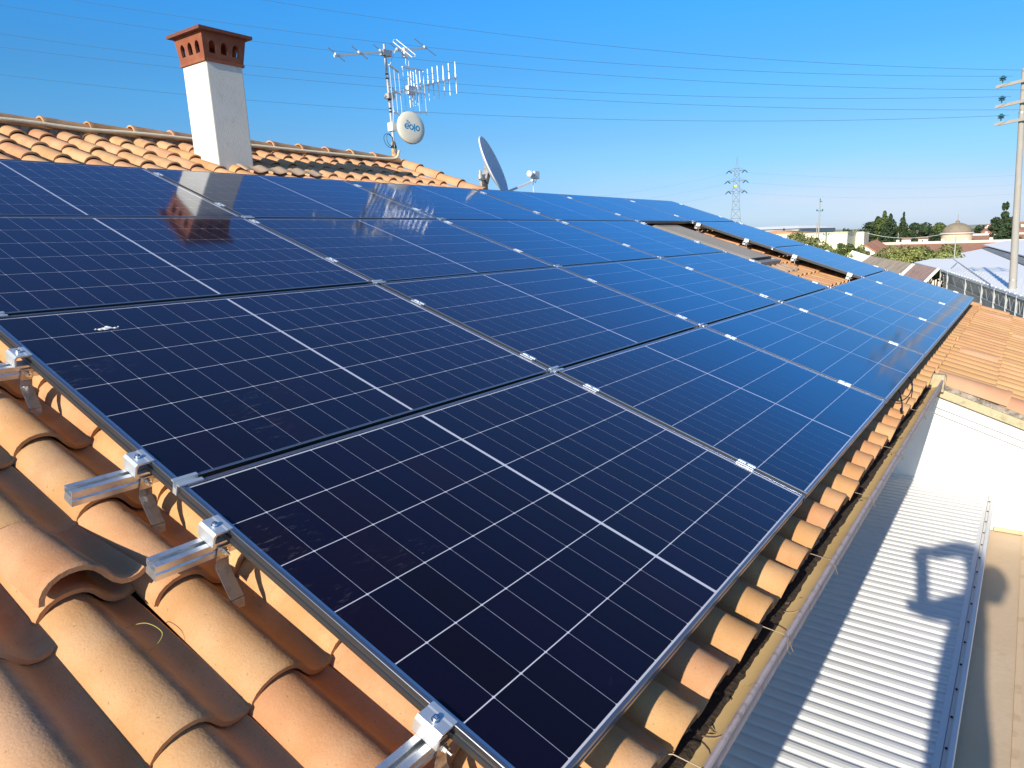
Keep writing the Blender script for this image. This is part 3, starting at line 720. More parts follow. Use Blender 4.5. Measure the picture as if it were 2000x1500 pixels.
CF = [tuple(range(8))] + [(i, i + 8, (i + 1) % 8 + 8, (i + 1) % 8) for i in range(8)]
b.add(cellverts(0, 0), CF); cell_me = b.mesh('cell'); cell_me.materials.append(M['cell'])
b = MB()
for (x, y) in cellpos: b.add(cellverts(x, y), CF)
cells_me = b.mesh('cells'); cells_me.materials.append(M['cells'])

rows = [('lowest', 0), ('second', 1), ('third', 2), ('top', 3)]
ords = ['first', 'second', 'third', 'fourth', 'fifth', 'sixth']
def u0(i): return i * (PL + GU)
def v0(j): return j * (PW + GV)
prs = random.Random(11)
for j in range(4):
    for i in range(6):
        if i == 4 and j in (1, 2): continue
        extra = ''
        if (i, j) == (0, 0): extra = ', the nearest of all'
        if (i, j) == (0, 1): extra = ', with a bird dropping'
        if i == 5 and j in (1, 2): extra = ', right of the gap'
        if i == 3 and j in (1, 2): extra = ', left of the gap'
        lab = 'solar panel, %s from the left in the %s row%s' % (ords[i], rows[j][0], extra)
        if i == 5: lab = 'solar panel at the far right end of the %s row%s' % (rows[j][0], extra)
        rt_ = thing('solar_panel', W(u0(i), v0(j), 0), lab, 'solar panel', 'solar panels laid in four rows on the roof',
                    (TH + prs.uniform(-.0012, .0012), prs.uniform(-.0012, .0012), 0))
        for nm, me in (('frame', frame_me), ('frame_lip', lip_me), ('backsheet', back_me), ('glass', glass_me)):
            put(nm, me, None, rt_)
        if i < 3:
            for (x, y) in cellpos: put('cell', cell_me, None, rt_, (x, y, 0))
        else:
            put('cells', cells_me, None, rt_, kind='stuff')

# ---- mounting rails with clamps and roof hooks
RV = [.235, .945, 1.29, 1.99, 2.65, 3.355, 3.71, 4.42]
RNAME = ['lower rail of the lowest row', 'upper rail of the lowest row', 'lower rail of the second row', 'upper rail of the second row', 'lower rail of the third row', 'upper rail of the third row', 'lower rail of the top row', 'upper rail of the top row']
RPROF = [(-.02, 0), (-.0065, 0), (-.0065, -.004), (-.0155, -.004), (-.0155, -.016), (.0155, -.016), (.0155, -.004), (.0065, -.004), (.0065, 0), (.02, 0), (.02, -.014), (.017, -.0175), (.017, -.021), (.02, -.0245), (.02, -.040), (-.02, -.040), (-.02, -.0245), (-.017, -.021), (-.017, -.0175), (-.02, -.014)]
XV = W(0, 1, 0) - W(0, 0, 0); XN = W(0, 0, 1) - W(0, 0, 0); XU = Vector((1, 0, 0))
def rbox(mb, a, c):                            # box in roof coordinates
    us = (a[0], c[0]); vv = (a[1], c[1]); ns = (a[2], c[2])
    vs = [W(us[x], vv[y], ns[z]) for z in (0, 1) for (x, y) in ((0, 0), (1, 0), (1, 1), (0, 1))]
    mb.add(vs, FB)
def rprism(mb, outline, v0_, v1_):             # outline in (u, n), swept along v
    mb.prism(outline, (W(0, v0_, 0), XU, XN), (W(0, v1_, 0), XU, XN))
def end_clamp(root, u, v, s):                  # s=+1 : clamp outside a left edge (body at smaller u)
    b = MB()
    ol = [(0.0085, .0005), (.0085, .0045), (-.004, .0045), (-.008, .003), (-.034, .003), (-.040, -.004), (-.040, -.034), (-.035, -.034), (-.035, -.008), (-.030, -.002), (-.0045, -.002), (-.0015, .0005)]
    ol = [(u + s * (p - .0015), q) for p, q in ol]
    rprism(b, ol, v - .031, v + .031)
    c = part('end_clamp', b, M['alu_white'], root)
    b = MB(); b.lathe([(.0065, 0), (.0065, .0075), (.0035, .0075), (.0035, .003)], W(u - s * .020, v, .003), XN, 14); b.lathe([(.009, 0), (.009, .0012)], W(u - s * .020, v, .0025), XN, 14)
    part('bolt', b, M['bolt'], root, under=c)
def mid_clamp(root, u, v):
    b = MB(); g2 = GU / 2
    ol = [(-g2 - .008, .0005), (-g2 - .008, .004), (-.006, .004), (-.004, .001), (.004, .001), (.006, .004), (g2 + .008, .004), (g2 + .008, .0005), (g2 - .001, .0), (g2 - .001, -.030), (-g2 + .001, -.030), (-g2 + .001, 0)]
    rprism(b, [(u + p, q) for p, q in ol], v - .034, v + .034)
    c = part('mid_clamp', b, M['alu_white'], root)
    b = MB(); b.lathe([(.0045, 0), (.0045, .005)], W(u, v, .001), XN, 10); part('bolt', b, M['bolt'], root, under=c)
def hook(root, u, v):
    b = MB(); w = .0165; t = .004
    pts = [(v - .0215, -.045), (v - .0215, -.082), (v - .032, -.100), (v - .105, -.142), (v - .118, -.160)]
    for a in range(len(pts) - 1):
        (va, na), (vb, nb) = pts[a], pts[a + 1]
        d = Vector((vb - va, nb - na)).normalized(); nx = Vector((-d.y, d.x)) * -t
        sh = .004 * a
        vs = [W(u - w - sh, va, na), W(u + w - sh, va, na), W(u + w - sh - .004, vb, nb), W(u - w - sh - .004, vb, nb)]
        vs += [W(u - w - sh, va + nx.x, na + nx.y), W(u + w - sh, va + nx.x, na + nx.y), W(u + w - sh - .004, vb + nx.x, nb + nx.y), W(u - w - sh - .004, vb + nx.x, nb + nx.y)]
        b.add(vs, FB)
    # bracket arm above the strap
    rbox(b, (u - w, v - .0212, -.078), (u + w, v - .0205, -.043))
    c = part('roof_hook', b, M['steel'], root)
    b = MB(); p = W(u, v - .0255, -.060); b.lathe([(.010, 0), (.010, .002), (.0075, .002), (.0075, .009), (.0035, .009), (.0035, .020)], p, -XV, 6)
    part('hook_bolt', b, M['bolt'], root, under=c)
def rail(u_a, u_b, v, lab, lefts, rights, mids, hooks):
    r = thing('mounting_rail', W((u_a + u_b) / 2, v, -.075), lab, 'mounting rail', 'aluminium rails carrying the solar panels')
    b = MB(); b.prism(RPROF, (W(u_a, v, -.0352), XV, XN), (W(u_b, v, -.0352), XV, XN))
    part('channel', b, M['alu'], r)
    for u in lefts: end_clamp(r, u, v, 1)
    for u in rights: end_clamp(r, u, v, -1)
    for u in mids: mid_clamp(r, u, v)
    for u in hooks: hook(r, u, v)
starts = [-.19, -.168, -.185, -.60, -.2, -.2, -.2, -.2]
for k, v in enumerate(RV):
    row = k // 2; mids = [u0(i) - GU / 2 for i in range(1, 6)]
    if row in (1, 2):
        rail(starts[k], u0(4) + .10 - GU, v, 'aluminium ' + RNAME[k] + ', ending at the roof opening', [0], [u0(4) - GU], mids[:3], [-.005, 1.9, 3.7, 5.5])
        rail(u0(5) - .10, u0(6) + .05, v, 'short aluminium ' + RNAME[k] + ' right of the opening', [u0(5)], [u0(6) - GU], [], [u0(5) - .03])
    else:
        rail(starts[k] if k != 0 else -.40, u0(6) + .05, v, 'aluminium ' + RNAME[k], [0], [u0(6) - GU], mids, [-.005, 1.9, 3.7, 5.5, 9.0])
# ---- clips bridging the gaps between rows
for j in range(1, 4):
    for i in range(0, 7):
        u = u0(i) - GU / 2 if 0 < i < 6 else (0.0 if i == 0 else u0(6) - GU)
        v = v0(j) - GV / 2
        if i == 0: ua, ub = -.004, .062
        elif i == 6: ua, ub = u - .06, u + .004
        else: ua, ub = u - .018, u + .052
        if i in (4,) and j == 2: ua, ub = u - .05, u + .012
        b = MB(); h_ = GV / 2
        ol = [(-h_ - .010, .0006), (-h_ - .010, .0040), (-h_ + .0015, .0040), (-h_ + .003, -.012), (h_ - .003, -.012), (h_ - .0015, .0040), (h_ + .010, .0040), (h_ + .010, .0006), (h_ - .0005, .0006), (h_ - .0008, -.030), (-h_ + .0008, -.030), (-h_ + .0005, .0006)]
        b.prism(ol, (W(ua, v, 0), XV, XN), (W(ub, v, 0), XV, XN))
        rn = {1: 'lowest and second', 2: 'second and third', 3: 'third and top'}[j]
        wh = {0: 'at the left edge', 6: 'at the right edge'}.get(i, 'at the %s panel joint' % ords[i - 1])
        solo('joint_clip', b, M['alu_white'], 'metal clip between the %s panel rows %s' % (rn, wh), 'clip', 'clips bridging the gaps between panel rows')

# ---- bird dropping, cables under the eave, bit of grass
b = MB(); c0 = W(.287, 2.10, .0); rr = random.Random(2)
for (du, dv, r) in ((0, 0, .013), (.016, .004, .010), (-.017, -.003, .008), (.032, -.004, .006), (.012, .012, .007), (-.03, .001, .004), (.045, .001, .003)):
    vs = [W(.287 + du + r * 1.25 * math.cos(a * PI / 5) * rr.uniform(.7, 1.2), 2.10 + dv + r * .8 * math.sin(a * PI / 5) * rr.uniform(.7, 1.2), -.0012) for a in range(10)]
    vs.append(W(.287 + du, 2.10 + dv, .0025)); b.add(vs, [(a, (a + 1) % 10, 10) for a in range(10)])
solo('bird_dropping', b, M['dropping'], 'white bird dropping splashed on a panel of the second row', 'bird dropping')
def smooth_path(pts, n=10):
    pts = [Vector(p) for p in pts]; out = []
    P_ = [pts[0]] + pts + [pts[-1]]
    for i in range(1, len(P_) - 2):
        for k in range(n):
            t = k / n; p0, p1, p2, p3 = P_[i - 1], P_[i], P_[i + 1], P_[i + 2]
            out.append(.5 * ((2 * p1) + (-p0 + p2) * t + (2 * p0 - 5 * p1 + 4 * p2 - p3) * t * t + (-p0 + 3 * p1 - 3 * p2 + p3) * t ** 3))
    out.append(pts[-1]); return out
b = MB(); b.tube(smooth_path([W(4.70, .10, -.05), W(4.50, -.02, -.06), W(4.20, -.06, -.07), W(3.98, -.05, -.085), W(3.90, .0, -.085), W(3.78, .08, -.06)]), .0035, 6)
b.tube(smooth_path([W(4.25, .09, -.05), W(4.08, -.0, -.06), W(3.93, -.05, -.080), W(3.80, -.075, -.100)]), .0035, 6); b.tube([W(3.82, -.070, -.098), W(3.77, -.082, -.104)], .008, 8)
solo('loose_cable', b, M['rubber'], 'black cables looping out from under the panels above the gutter', 'cable')
b = MB(); b.tube(smooth_path([W(-.235, .925, -.17), W(-.20, .90, -.155), W(-.19, .85, -.150), W(-.215, .83, -.158), W(-.235, .835, -.166)]), .0009, 4)
solo('grass_straw', b, M['grass'], 'yellow straw curled in the valley between two roof tiles', 'straw')

# ================================================================ SKYLIGHT IN THE OPENING
sk = thing('roof_window', W(8.0, 2.7, -.15), 'closed roof window with a grey brown cover in the gap between panels', 'roof window')
b = MB()
A0, A1, V0, V1 = 7.46, 8.26, 2.02, 3.44
rbox(b, (A0, V0, -.16), (A0 + .05, V1, -.055)); rbox(b, (A1 - .05, V0, -.16), (A1, V1, -.055)); rbox(b, (A0 + .05, V0, -.16), (A1 - .05, V0 + .05, -.058)); rbox(b, (A0 + .05, V1 - .05, -.16), (A1 - .05, V1, -.050))
rbox(b, (A0 - .10, V0 - .02, -.155), (A0 - .002, V1, -.115)); rbox(b, (A1 + .002, V0 - .02, -.155), (A1 + .05, V1, -.118))
part('window_frame', b, M['sky_frame'], sk)
for q in range(4):
    b = MB(); w4 = (A1 - A0 - .10) / 4
    rbox(b, (A0 + .05 + q * w4 + .001, V0 + .14, -.10), (A0 + .05 + (q + 1) * w4 - .001, V1 - .05, -.052)); part('cover_slat', b, M['shutter'], sk)
b = MB(); rbox(b, (A0 + .05, V0 + .051, -.13), (A1 - .05, V0 + .139, -.075)); part('end_pane', b, M['pane'], sk)
b = MB(); rbox(b, (A0 + .06, V0 + .11, -.074), (A1 - .06, V0 + .125, -.046)); part('seal', b, M['black'], sk)
b = MB()
for vv in (2.2, 2.55, 2.95, 3.3): b.lathe([(.012, 0), (.012, .01), (.005, .014)], W(A0 - .01, vv, -.10), XN, 10)
part('fixing', b, M['galv'], sk)
# apron of lead below the window, dressed over the tiles
b = MB(); nu, nv = 40, 4; vs = []
for a in range(nu + 1):
    for c in range(nv + 1):
        u = A0 - .12 + (A1 - A0 + .30) * a / nu; v = 1.80 + .22 * c / nv
        hgt = -.096 - .030 * (1 - math.cos(2 * PI * (u - .531) / PU)) * .9
        vs.append(W(u, v, max(hgt, -.15) - .004 * (1 - c / nv)))
b.add(vs, [(a * (nv + 1) + c, (a + 1) * (nv + 1) + c, (a + 1) * (nv + 1) + c + 1, a * (nv + 1) + c + 1) for a in range(nu) for c in range(nv)])
o = part('lead_apron', b, M['lead'], sk, smooth=True); sm = o.modifiers.new('thickness', 'SOLIDIFY'); sm.thickness = .003

# ================================================================ CONDUIT, MAST, ANTENNAS, DISHES
b = MB(); pts = []; rs = []
path = smooth_path([W(-1.0, 6.30, -.082), W(.5, 6.295, -.086), W(1.6, 6.300, -.080), W(2.1, 6.285, -.092), W(2.62, 6.295, -.084), W(3.3, 6.290, -.086), W(4.3, 6.285, -.089), W(5.2, 6.285, -.088), W(5.66, 6.290, -.084), W(5.80, 6.30, -.060), W(5.835, 6.31, .005), W(5.84, 6.315, .03)], 14)
# resample finely so the corrugations are real rings
ds = [0]
for i in range(1, len(path)): ds.append(ds[-1] + (path[i] - path[i - 1]).length)
tot_ = ds[-1]; n_ = int(tot_ / .0045); k_ = 0
for i in range(n_):
    s = tot_ * i / (n_ - 1)
    while k_ < len(ds) - 2 and ds[k_ + 1] < s: k_ += 1
    f = (s - ds[k_]) / max(ds[k_ + 1] - ds[k_], 1e-9); pts.append(path[k_].lerp(path[k_ + 1], min(f, 1))); rs.append(.0175 if i % 2 else .0150)
b.tube(pts, rs, 8)
solo('corrugated_conduit', b, M['conduit'], 'pale corrugated cable conduit running along the ridge past the chimney to the mast', 'conduit')

MX, MY = 5.90, 6.08
mast = thing('antenna_mast', (MX, MY, 2.03), 'grey antenna mast standing on the ridge in an aged brown sleeve', 'mast')
b = MB(); b.tube([(MX - .012, MY, 2.03), (MX - .075, MY, 3.37)], .0165, 12); part('mast_tube', b, M['galv'], mast, smooth=False)
b = MB(); b.lathe([(.034, 0), (.034, .14), (.030, .15), (.030, .19), (.024, .21)], (MX - .012, MY, 2.02), (-.045, 0, 1), 16); part('mast_sleeve', b, M['yellow_sleeve'], mast)
b = MB(); b.lathe([(.0365, 0), (.0365, .030)], (MX - .018, MY, 2.155), (-.045, 0, 1), 16); part('sleeve_band', b, M['black'], mast)
for z in (3.02, 2.97, 2.62, 2.58, 2.72):
    b = MB(); b.lathe([(.0195, 0), (.0195, .018)], (MX - .012 - .047 * (z - 2.03), MY, z), (-.045, 0, 1), 12); part('tape_band', b, M['black'], mast)
b = MB(); b.tube(smooth_path([(MX - .02, MY - .02, 2.90), (MX - .02, MY - .03, 2.6), (MX - .05, MY - .03, 2.35), (MX - .03, MY - .03, 2.12)]), .0035, 6); part('down_lead', b, M['plastic_white'], mast)
b = MB()
for (r_, cx, cz, ph) in ((.080, MX - .13, 2.235, 0), (.070, MX - .11, 2.245, 1.0)):
    b.tube([(cx + r_ * math.cos(a * PI / 12), MY - .03 + .02 * math.sin(a * PI / 12 + ph), cz + r_ * 1.05 * math.sin(a * PI / 12)) for a in range(24)], .0035, 6, closed=True)
solo('cable_coil', b, M['bluecable'], 'coiled dark blue cable hanging behind the cream round antenna', 'cable')

# VHF antenna on top: boom with slanted rods
vhf = thing('vhf_antenna', (5.83, MY, 3.28), 'long white boom antenna with slanted dark rods on top of the mast', 'antenna')
b0, b1 = Vector((4.99, MY - .03, 3.085)), Vector((6.56, MY - .03, 3.455))
d_ = (b1 - b0).normalized()
def sq(mb, p, q, w, h):
    p = Vector(p); q = Vector(q); t = (q - p).normalized(); s = t.cross(Vector((0, 0, 1))).normalized(); u_ = s.cross(t)
    mb.prism([(-w, -h), (w, -h), (w, h), (-w, h)], (p, s, u_), (q, s, u_))
b = MB(); sq(b, b0, b1, .010, .013); part('boom', b, M['ant'], vhf)
rods = [(5.02, .155), (5.38, .150), (5.73, .145), (6.02, .150), (6.53, .22)]
for (x, hl) in rods:
    t = (x - b0.x) / (b1.x - b0.x); c = b0.lerp(b1, t); c.z += .018
    dr = Vector((.17, -.76, -.63)).normalized()
    b = MB(); b.tube([c - dr * hl * .85, c + dr * hl * .9], .0065, 6); rd = part('rod', b, M['ant_dark'], vhf)
    b = MB(); b.box((c.x - .016, c.y - .014, c.z - .018), (c.x + .016, c.y + .014, c.z + .012)); part('rod_holder', b, M['ant'], vhf, under=rd)
c = b0.lerp(b1, .735); c.z += .02; dr = Vector((.17, -.76, -.63)).normalized()
b = MB(); off = Vector((.03, 0, .02))
loop = [c + dr * .17 + off, c + dr * .19, c + dr * .17 - off, c - dr * .17 - off, c - dr * .19, c - dr * .17 + off]
b.tube(loop, .0055, 6, closed=True); part('folded_dipole', b, M['ant'], vhf)
b = MB(); b.box((c.x - .03, c.y - .03, c.z - .11), (c.x + .035, c.y + .02, c.z + .0)); part('connector_box', b, M['plastic_white'], vhf)
b = MB(); b.tube(smooth_path([(c.x, c.y - .02, c.z - .11), (c.x - .02, c.y - .03, c.z - .19), (c.x + .03, c.y - .03, c.z - .21), (c.x + .045, c.y - .02, c.z - .13)]), .0035, 6)
b.tube(smooth_path([(c.x - .06, c.y, c.z - .03), (c.x - .17, c.y - .02, c.z - .05), (MX - .03, MY - .02, 3.12)]), .0035, 6); part('lead', b, M['plastic_white'], vhf)
b = MB(); b.box((MX - .14, MY - .05, 3.235), (MX - .00, MY + .02, 3.30)); part('mast_bracket', b, M['galv'], vhf)

# UHF antenna: short boom rising to the right, vertical directors, box reflector at the mast
uhf = thing('uhf_antenna', (6.3, MY, 2.85), 'white comb antenna with upright rods and two cage reflectors halfway up the mast', 'antenna')
ua, ub = Vector((5.97, MY - .05, 2.825)), Vector((7.14, MY - .05, 3.185))
b = MB(); sq(b, ua, ub, .009, .009); part('boom', b, M['ant'], uhf)
xs = [6.17, 6.22, 6.265, 6.315, 6.385, 6.455, 6.54, 6.635, 6.735, 6.85, 6.965, 7.105]
for q, x in enumerate(xs):
    t = (x - ua.x) / (ub.x - ua.x); c = ua.lerp(ub, t); hh = .215 if q < 4 else .205
    tp = Vector((-.028, 0, 1)).normalized(); n5 = [c - tp * hh, c - tp * .08, c - tp * .02, c + tp * .02, c + tp * .08, c + tp * hh]
    b = MB(); b.tube(n5, [.0045, .006, .0105, .0105, .006, .0045], 8); part('director', b, M['ant'], uhf)
for (x0_, x1_, zt, zb, nb, y_) in ((5.785, 5.935, 3.09, 2.575, 3, MY - .11), (6.035, 6.41, 3.13, 2.60, 4, MY - .09)):
    b = MB()
    dz = .0 if nb == 4 else -.035
    sq(b, (x0_ - .01, y_, zt + (0 if nb == 4 else .02)), (x1_, y_, zt + dz + (.02 if nb == 4 else 0)), .012, .008); sq(b, (x0_ + .02, y_, zb), (x1_ + .015, y_, zb + dz + (.04 if nb == 4 else 0)), .012, .008)
    sq(b, (x0_, y_, (zt + zb) / 2), (x1_, y_, (zt + zb) / 2 + dz), .008, .006)
    rf = part('reflector_frame', b, M['ant'], uhf)
    for q in range(nb):
        f = q / (nb - 1); xa = x0_ + (x1_ - x0_) * f
        b = MB(); b.tube([(xa - .005, y_, zt + dz * f), (xa + .02, y_, zb + dz * f)], .0038, 6); part('reflector_rod', b, M['ant'], uhf, under=rf)
b = MB(); sq(b, (MX - .06, MY - .03, 2.80), (6.02, MY - .05, 2.84), .012, .010); sq(b, (MX - .14, MY - .10, 2.86), (MX + .06, MY - .09, 2.80), .008, .006); part('support_arm', b, M['galv'], uhf)
b = MB(); b.box((6.13, MY - .09, 2.83), (6.24, MY - .03, 2.93)); part('dipole_box', b, M['plastic_white'], uhf)
b = MB(); b.box((MX - .10, MY - .05, 2.74), (MX - .0, MY + .03, 2.80)); b.tube([(MX - .12, MY, 2.77), (MX + .03, MY - .02, 2.78)], .014, 8); part('mast_clamp', b, M['galv'], uhf)

# cream wireless dish with the printed name
ec = Vector((6.045, MY - .16, 2.40)); face = Vector((-.46, -.86, .10)).normalized()
face = Vector((-.22, -.97, .08)).normalized()
eolo = thing('wireless_dish', (ec.x, ec.y, 2.18), 'cream round wireless antenna with blue lettering low on the mast', 'antenna')
R0 = .20
b = MB(); b.lathe([(R0 * .55, -.060), (R0 * .93, -.040), (R0 * 1.0, -.012), (R0 * 1.0, .004), (R0 * .985, .014), (R0 * .95, .020), (R0 * .6, .030), (0.0001, .034)], ec, face, 48)
part('radome', b, M['dish_cream'], eolo, smooth=True)
q_ = face.to_track_quat('Z', 'Y')
up_ = (Vector((0, 0, 1)) - face * face.z).normalized(); rt2 = up_.cross(face).normalized()   # right as seen from the front
def dish_h(x, y):
    r = math.hypot(x, y); return .0355 - .005 * min(r / (R0 * .6), 1) ** 1.2 - (.012 * max(0, (r - R0 * .6)) / (R0 * .35))
tilt = -.10
def E_(x, y, e=0.0):
    xr = x * math.cos(tilt) - y * math.sin(tilt); yr = x * math.sin(tilt) + y * math.cos(tilt)
    return ec + rt2 * xr + up_ * yr + face * (dish_h(xr, yr) + e)
def stroke(mb, pts, w):
    n = len(pts); vs = []
    for i in range(n):
        a = Vector(pts[max(i - 1, 0)]); c = Vector(pts[min(i + 1, n - 1)]); t = (c - a); t.normalize(); nn = Vector((-t.y, t.x)) * w
        p = Vector(pts[i]); vs += [E_(p.x + nn.x, p.y + nn.y, .0012), E_(p.x - nn.x, p.y - nn.y, .0012), E_(p.x + nn.x, p.y + nn.y, -.002), E_(p.x - nn.x, p.y - nn.y, -.002)]
    fs = []
    for i in range(n - 1):
        a, c = 4 * i, 4 * i + 4
        fs += [(a, a + 1, c + 1, c), (a + 2, c + 2, c + 3, a + 3), (a, c, c + 2, a + 2), (a + 1, a + 3, c + 3, c + 1)]
    mb.add(vs, fs)
def arc(cx, cy, rx, ry, a0, a1, n=20): return [(cx + rx * math.cos(math.radians(a0 + (a1 - a0) * i / n)), cy + ry * math.sin(math.radians(a0 + (a1 - a0) * i / n))) for i in range(n + 1)]
w_ = .0072
lets = {'letter_e': [arc(-.083, .002, .026, .028, 0, 322), [(-.109, .001), (-.057, .001)]], 'letter_o': [arc(-.018, .0, .026, .028, 0, 360)], 'letter_l': [[(.030, .046), (.030, -.044)]], 'letter_o_': [arc(.078, .0, .026, .028, 0, 360)],
        'signal_arc': [arc(-.088, .010, .045, .045, 32, 88, 10)], 'signal_arc_': [arc(-.088, .010, .063, .063, 32, 88, 10)]}
for nm, ss in lets.items():
    b = MB()
    for s_ in ss: stroke(b, s_, w_ if 'arc' not in nm else .005)
    part(nm.rstrip('_'), b, M['logo'], eolo)
b = MB(); sq(b, ec - face * .06, ec - face * .14 + Vector((-.03, 0, 0)), .025, .03); b.box((MX - .07, MY - .05, 2.36), (MX + .0, MY + .035, 2.46)); part('bracket', b, M['plastic_white'], eolo)

# satellite dish seen almost edge on behind the verge
dish = thing('satellite_dish', (6.85, 5.2, 1.3), 'grey satellite dish seen nearly edge on, white rim, arm with receiver to the right', 'satellite dish')
dc = Vector((6.80, 5.20, 1.93)); dn = Vector((.355, -.82, .366)).normalized()
b = MB(); prof = []; RD = .385
for i in range(9):
    r = RD * i / 8; prof.append((max(r, 1e-4), .085 * (r / RD) ** 2))
b.lathe([(p[0], p[1] - .085) for p in prof] + [(RD + .006, .002), (RD + .006, -.012), (RD, -.014)] + [(p[0], p[1] - .094) for p in prof[::-1]], dc, dn, 56)
part('reflector', b, M['dish_grey'], dish, smooth=True)
b = MB(); ring = []
qd = dn.to_track_quat('Z', 'Y')
for a in range(64): ring.append(dc + qd @ Vector(((RD + .004) * math.cos(a * PI / 32), (RD + .004) * math.sin(a * PI / 32), -.004)))
b.tube(ring, .011, 8, closed=True); part('rim', b, M['plastic_white'], dish, smooth=True)
lnb = Vector((7.58, 5.10, 1.84)); dn_low = dc + qd @ Vector((0, 0, 0)) - Vector((0, 0, .36)) * 1.0 + Vector((.14, 0, 0))
b = MB(); sq(b, dn_low, lnb + Vector((-.05, 0, -.09)), .012, .014); sq(b, lnb + Vector((-.05, 0, -.09)), lnb + Vector((-.03, 0, .02)), .016, .016); part('arm', b, M['plastic_white'], dish)
b = MB(); b.lathe([(.040, -.025), (.045, .0), (.045, .03), (.028, .045)], lnb + Vector((-.09, 0, .01)), (-.97, .1, -.05), 16); part('feed_horn', b, M['plastic_white'], dish)
b = MB(); b.box((lnb.x - .02, lnb.y - .03, lnb.z - .05), (lnb.x + .09, lnb.y + .03, lnb.z + .05)); part('receiver', b, M['plastic_white'], dish)
b = MB(); b.tube(smooth_path([lnb + Vector((.05, 0, -.05)), lnb + Vector((.03, 0, -.10)), lnb + Vector((-.02, 0, -.07)), lnb + Vector((-.03, 0, -.18)), lnb + Vector((-.02, 0, -.42))]), .004, 6); part('lead', b, M['plastic_white'], dish)
b = MB(); b.box((6.56, 5.22, 1.60), (6.68, 5.27, 1.72)); b.lathe([(.03, 0), (.03, .05), (.02, .055), (.02, .10)], (6.53, 5.22, 1.75), (0, 0, 1), 12); b.tube([(6.60, 5.24, 1.2), (6.60, 5.24, 1.75)], .022, 10); b.tube([(6.46, 5.20, 1.735), (6.58, 5.2, 1.74)], .010, 6)
part('mounting_bracket', b, M['galv'], dish)
b = MB(); sq(b, (6.62, 5.22, 1.72), dc - dn * .09, .035, .05); part('back_plate', b, M['galv'], dish)

# ================================================================ POWER LINES AND POLES
PX, PY = 30.12, 0.06
pole = thing('concrete_pole', (PX, PY, GZ), 'tall round concrete power pole with three crossarms and teal insulators', 'power pole')
lean = (.22 + .10) / (5.69 + 1.94)
def pc(z): return Vector((PX, PY + lean * (z - 1.9), z))
b = MB(); zs = [GZ, -2, 1.5, 4.70, 4.71, 6.12]; b.tube([pc(z) for z in zs], [.145, .126, .104, .086, .074, .065], 20)
part('shaft', b, M['concrete'], pole, smooth=False)
for z, r in ((4.66, .095), (-1.0, .126)):
    b = MB(); b.lathe([(r, 0), (r, .07)], pc(z), k=20); part('collar', b, M['galv'], pole)
armz = [5.66, 4.93, 4.14]
armz = [7.02 - .95, 7.02 - 1.72, 7.02 - 2.52]
wire_dir = Vector((-20.51, 27.49, 0)).normalized()
arm_dir = Vector((0.30, .954, 0)).normalized()
wires_z = [(6.09, 5.91), (5.47, 5.25), (4.83, 4.66)]
for a in range(3):
    zc = wires_z[a][1] - .20
    arm = MB(); c = pc(zc)
    sq(arm, c - arm_dir * 1.0 + Vector((-.2, 0, .06)), c + arm_dir * .80 + Vector((-.12, 0, -.06)), .035, .05)
    ao = part('crossarm', arm, M['concrete'], pole)
    for s, zz_ in ((1, wires_z[a][1]), (-1, wires_z[a][0])):
        e = c + arm_dir * (.62 if s > 0 else -.7) + Vector((-.12, 0, 0)); e.z = zz_ - .03
        i_ = MB(); i_.lathe([(.02, -.13), (.02, -.06), (.09, -.05), (.10, -.02), (.05, .0), (.11, .02), (.11, .05), (.05, .08), (.04, .11)], e, k=14)
        i_.tube([e + Vector((-.16, .05, .02)), e + Vector((.16, -.03, .03))], .02, 6)
        part('insulator', i_, M['insul'], pole, under=ao)
# six conductors in near-parallel vertical planes; heights sag between this pole and one far to the left
wire_data = [[(25.5, 8.96), (17.5, 7.71), (8.9, 6.61), (0, 6.05)], [(31.8, 9.14), (25.8, 8.23), (17.5, 7.05), (10.6, 6.36), (5.46, 6.01), (0.6, 5.91)], [(34.1, 9.06), (23.6, 7.44), (17.5, 6.65), (8.9, 5.85), (3.7, 5.5), (0, 5.47)],
             [(34.2, 8.14), (28.4, 7.41), (17.5, 6.04), (8.9, 5.37), (5.4, 5.26), (0.6, 5.29)], [(34.3, 7.78), (28.4, 7.02), (17.5, 5.80), (8.9, 5.10), (4.5, 4.87), (0, 4.83)], [(34.4, 6.91), (28.4, 6.23), (17.5, 5.15), (10.6, 4.71), (7.1, 4.57), (0.6, 4.67)]]
wn = ['topmost', 'second highest', 'third highest', 'fourth highest', 'fifth highest', 'lowest']
for k, wd in enumerate(wire_data):
    a_ = np.polyfit([p[0] for p in wd], [p[1] for p in wd], 2)
    s0 = 0.55 if k % 2 else -.6
    pts = [(PX + wire_dir.x * s, PY + .02 + wire_dir.y * s, float(np.polyval(a_, s))) for s in np.linspace(s0, 70, 70)]
    b = MB(); b.tube(pts, .0056, 5)
    solo('power_line', b, M['powerline'], '%s of the six power lines sagging across the sky' % wn[k], 'power line', 'power lines strung across the sky')
far_pole = thing('concrete_pole', (PX + wire_dir.x * 70, PY + wire_dir.y * 70, GZ), 'power pole beyond the left edge carrying the other end of the lines', 'power pole')
b = MB(); q0 = far_pole.location; b.tube([q0, q0 + Vector((0, 0, 24))], [.3, .12], 14); part('shaft', b, M['concrete'], far_pole)

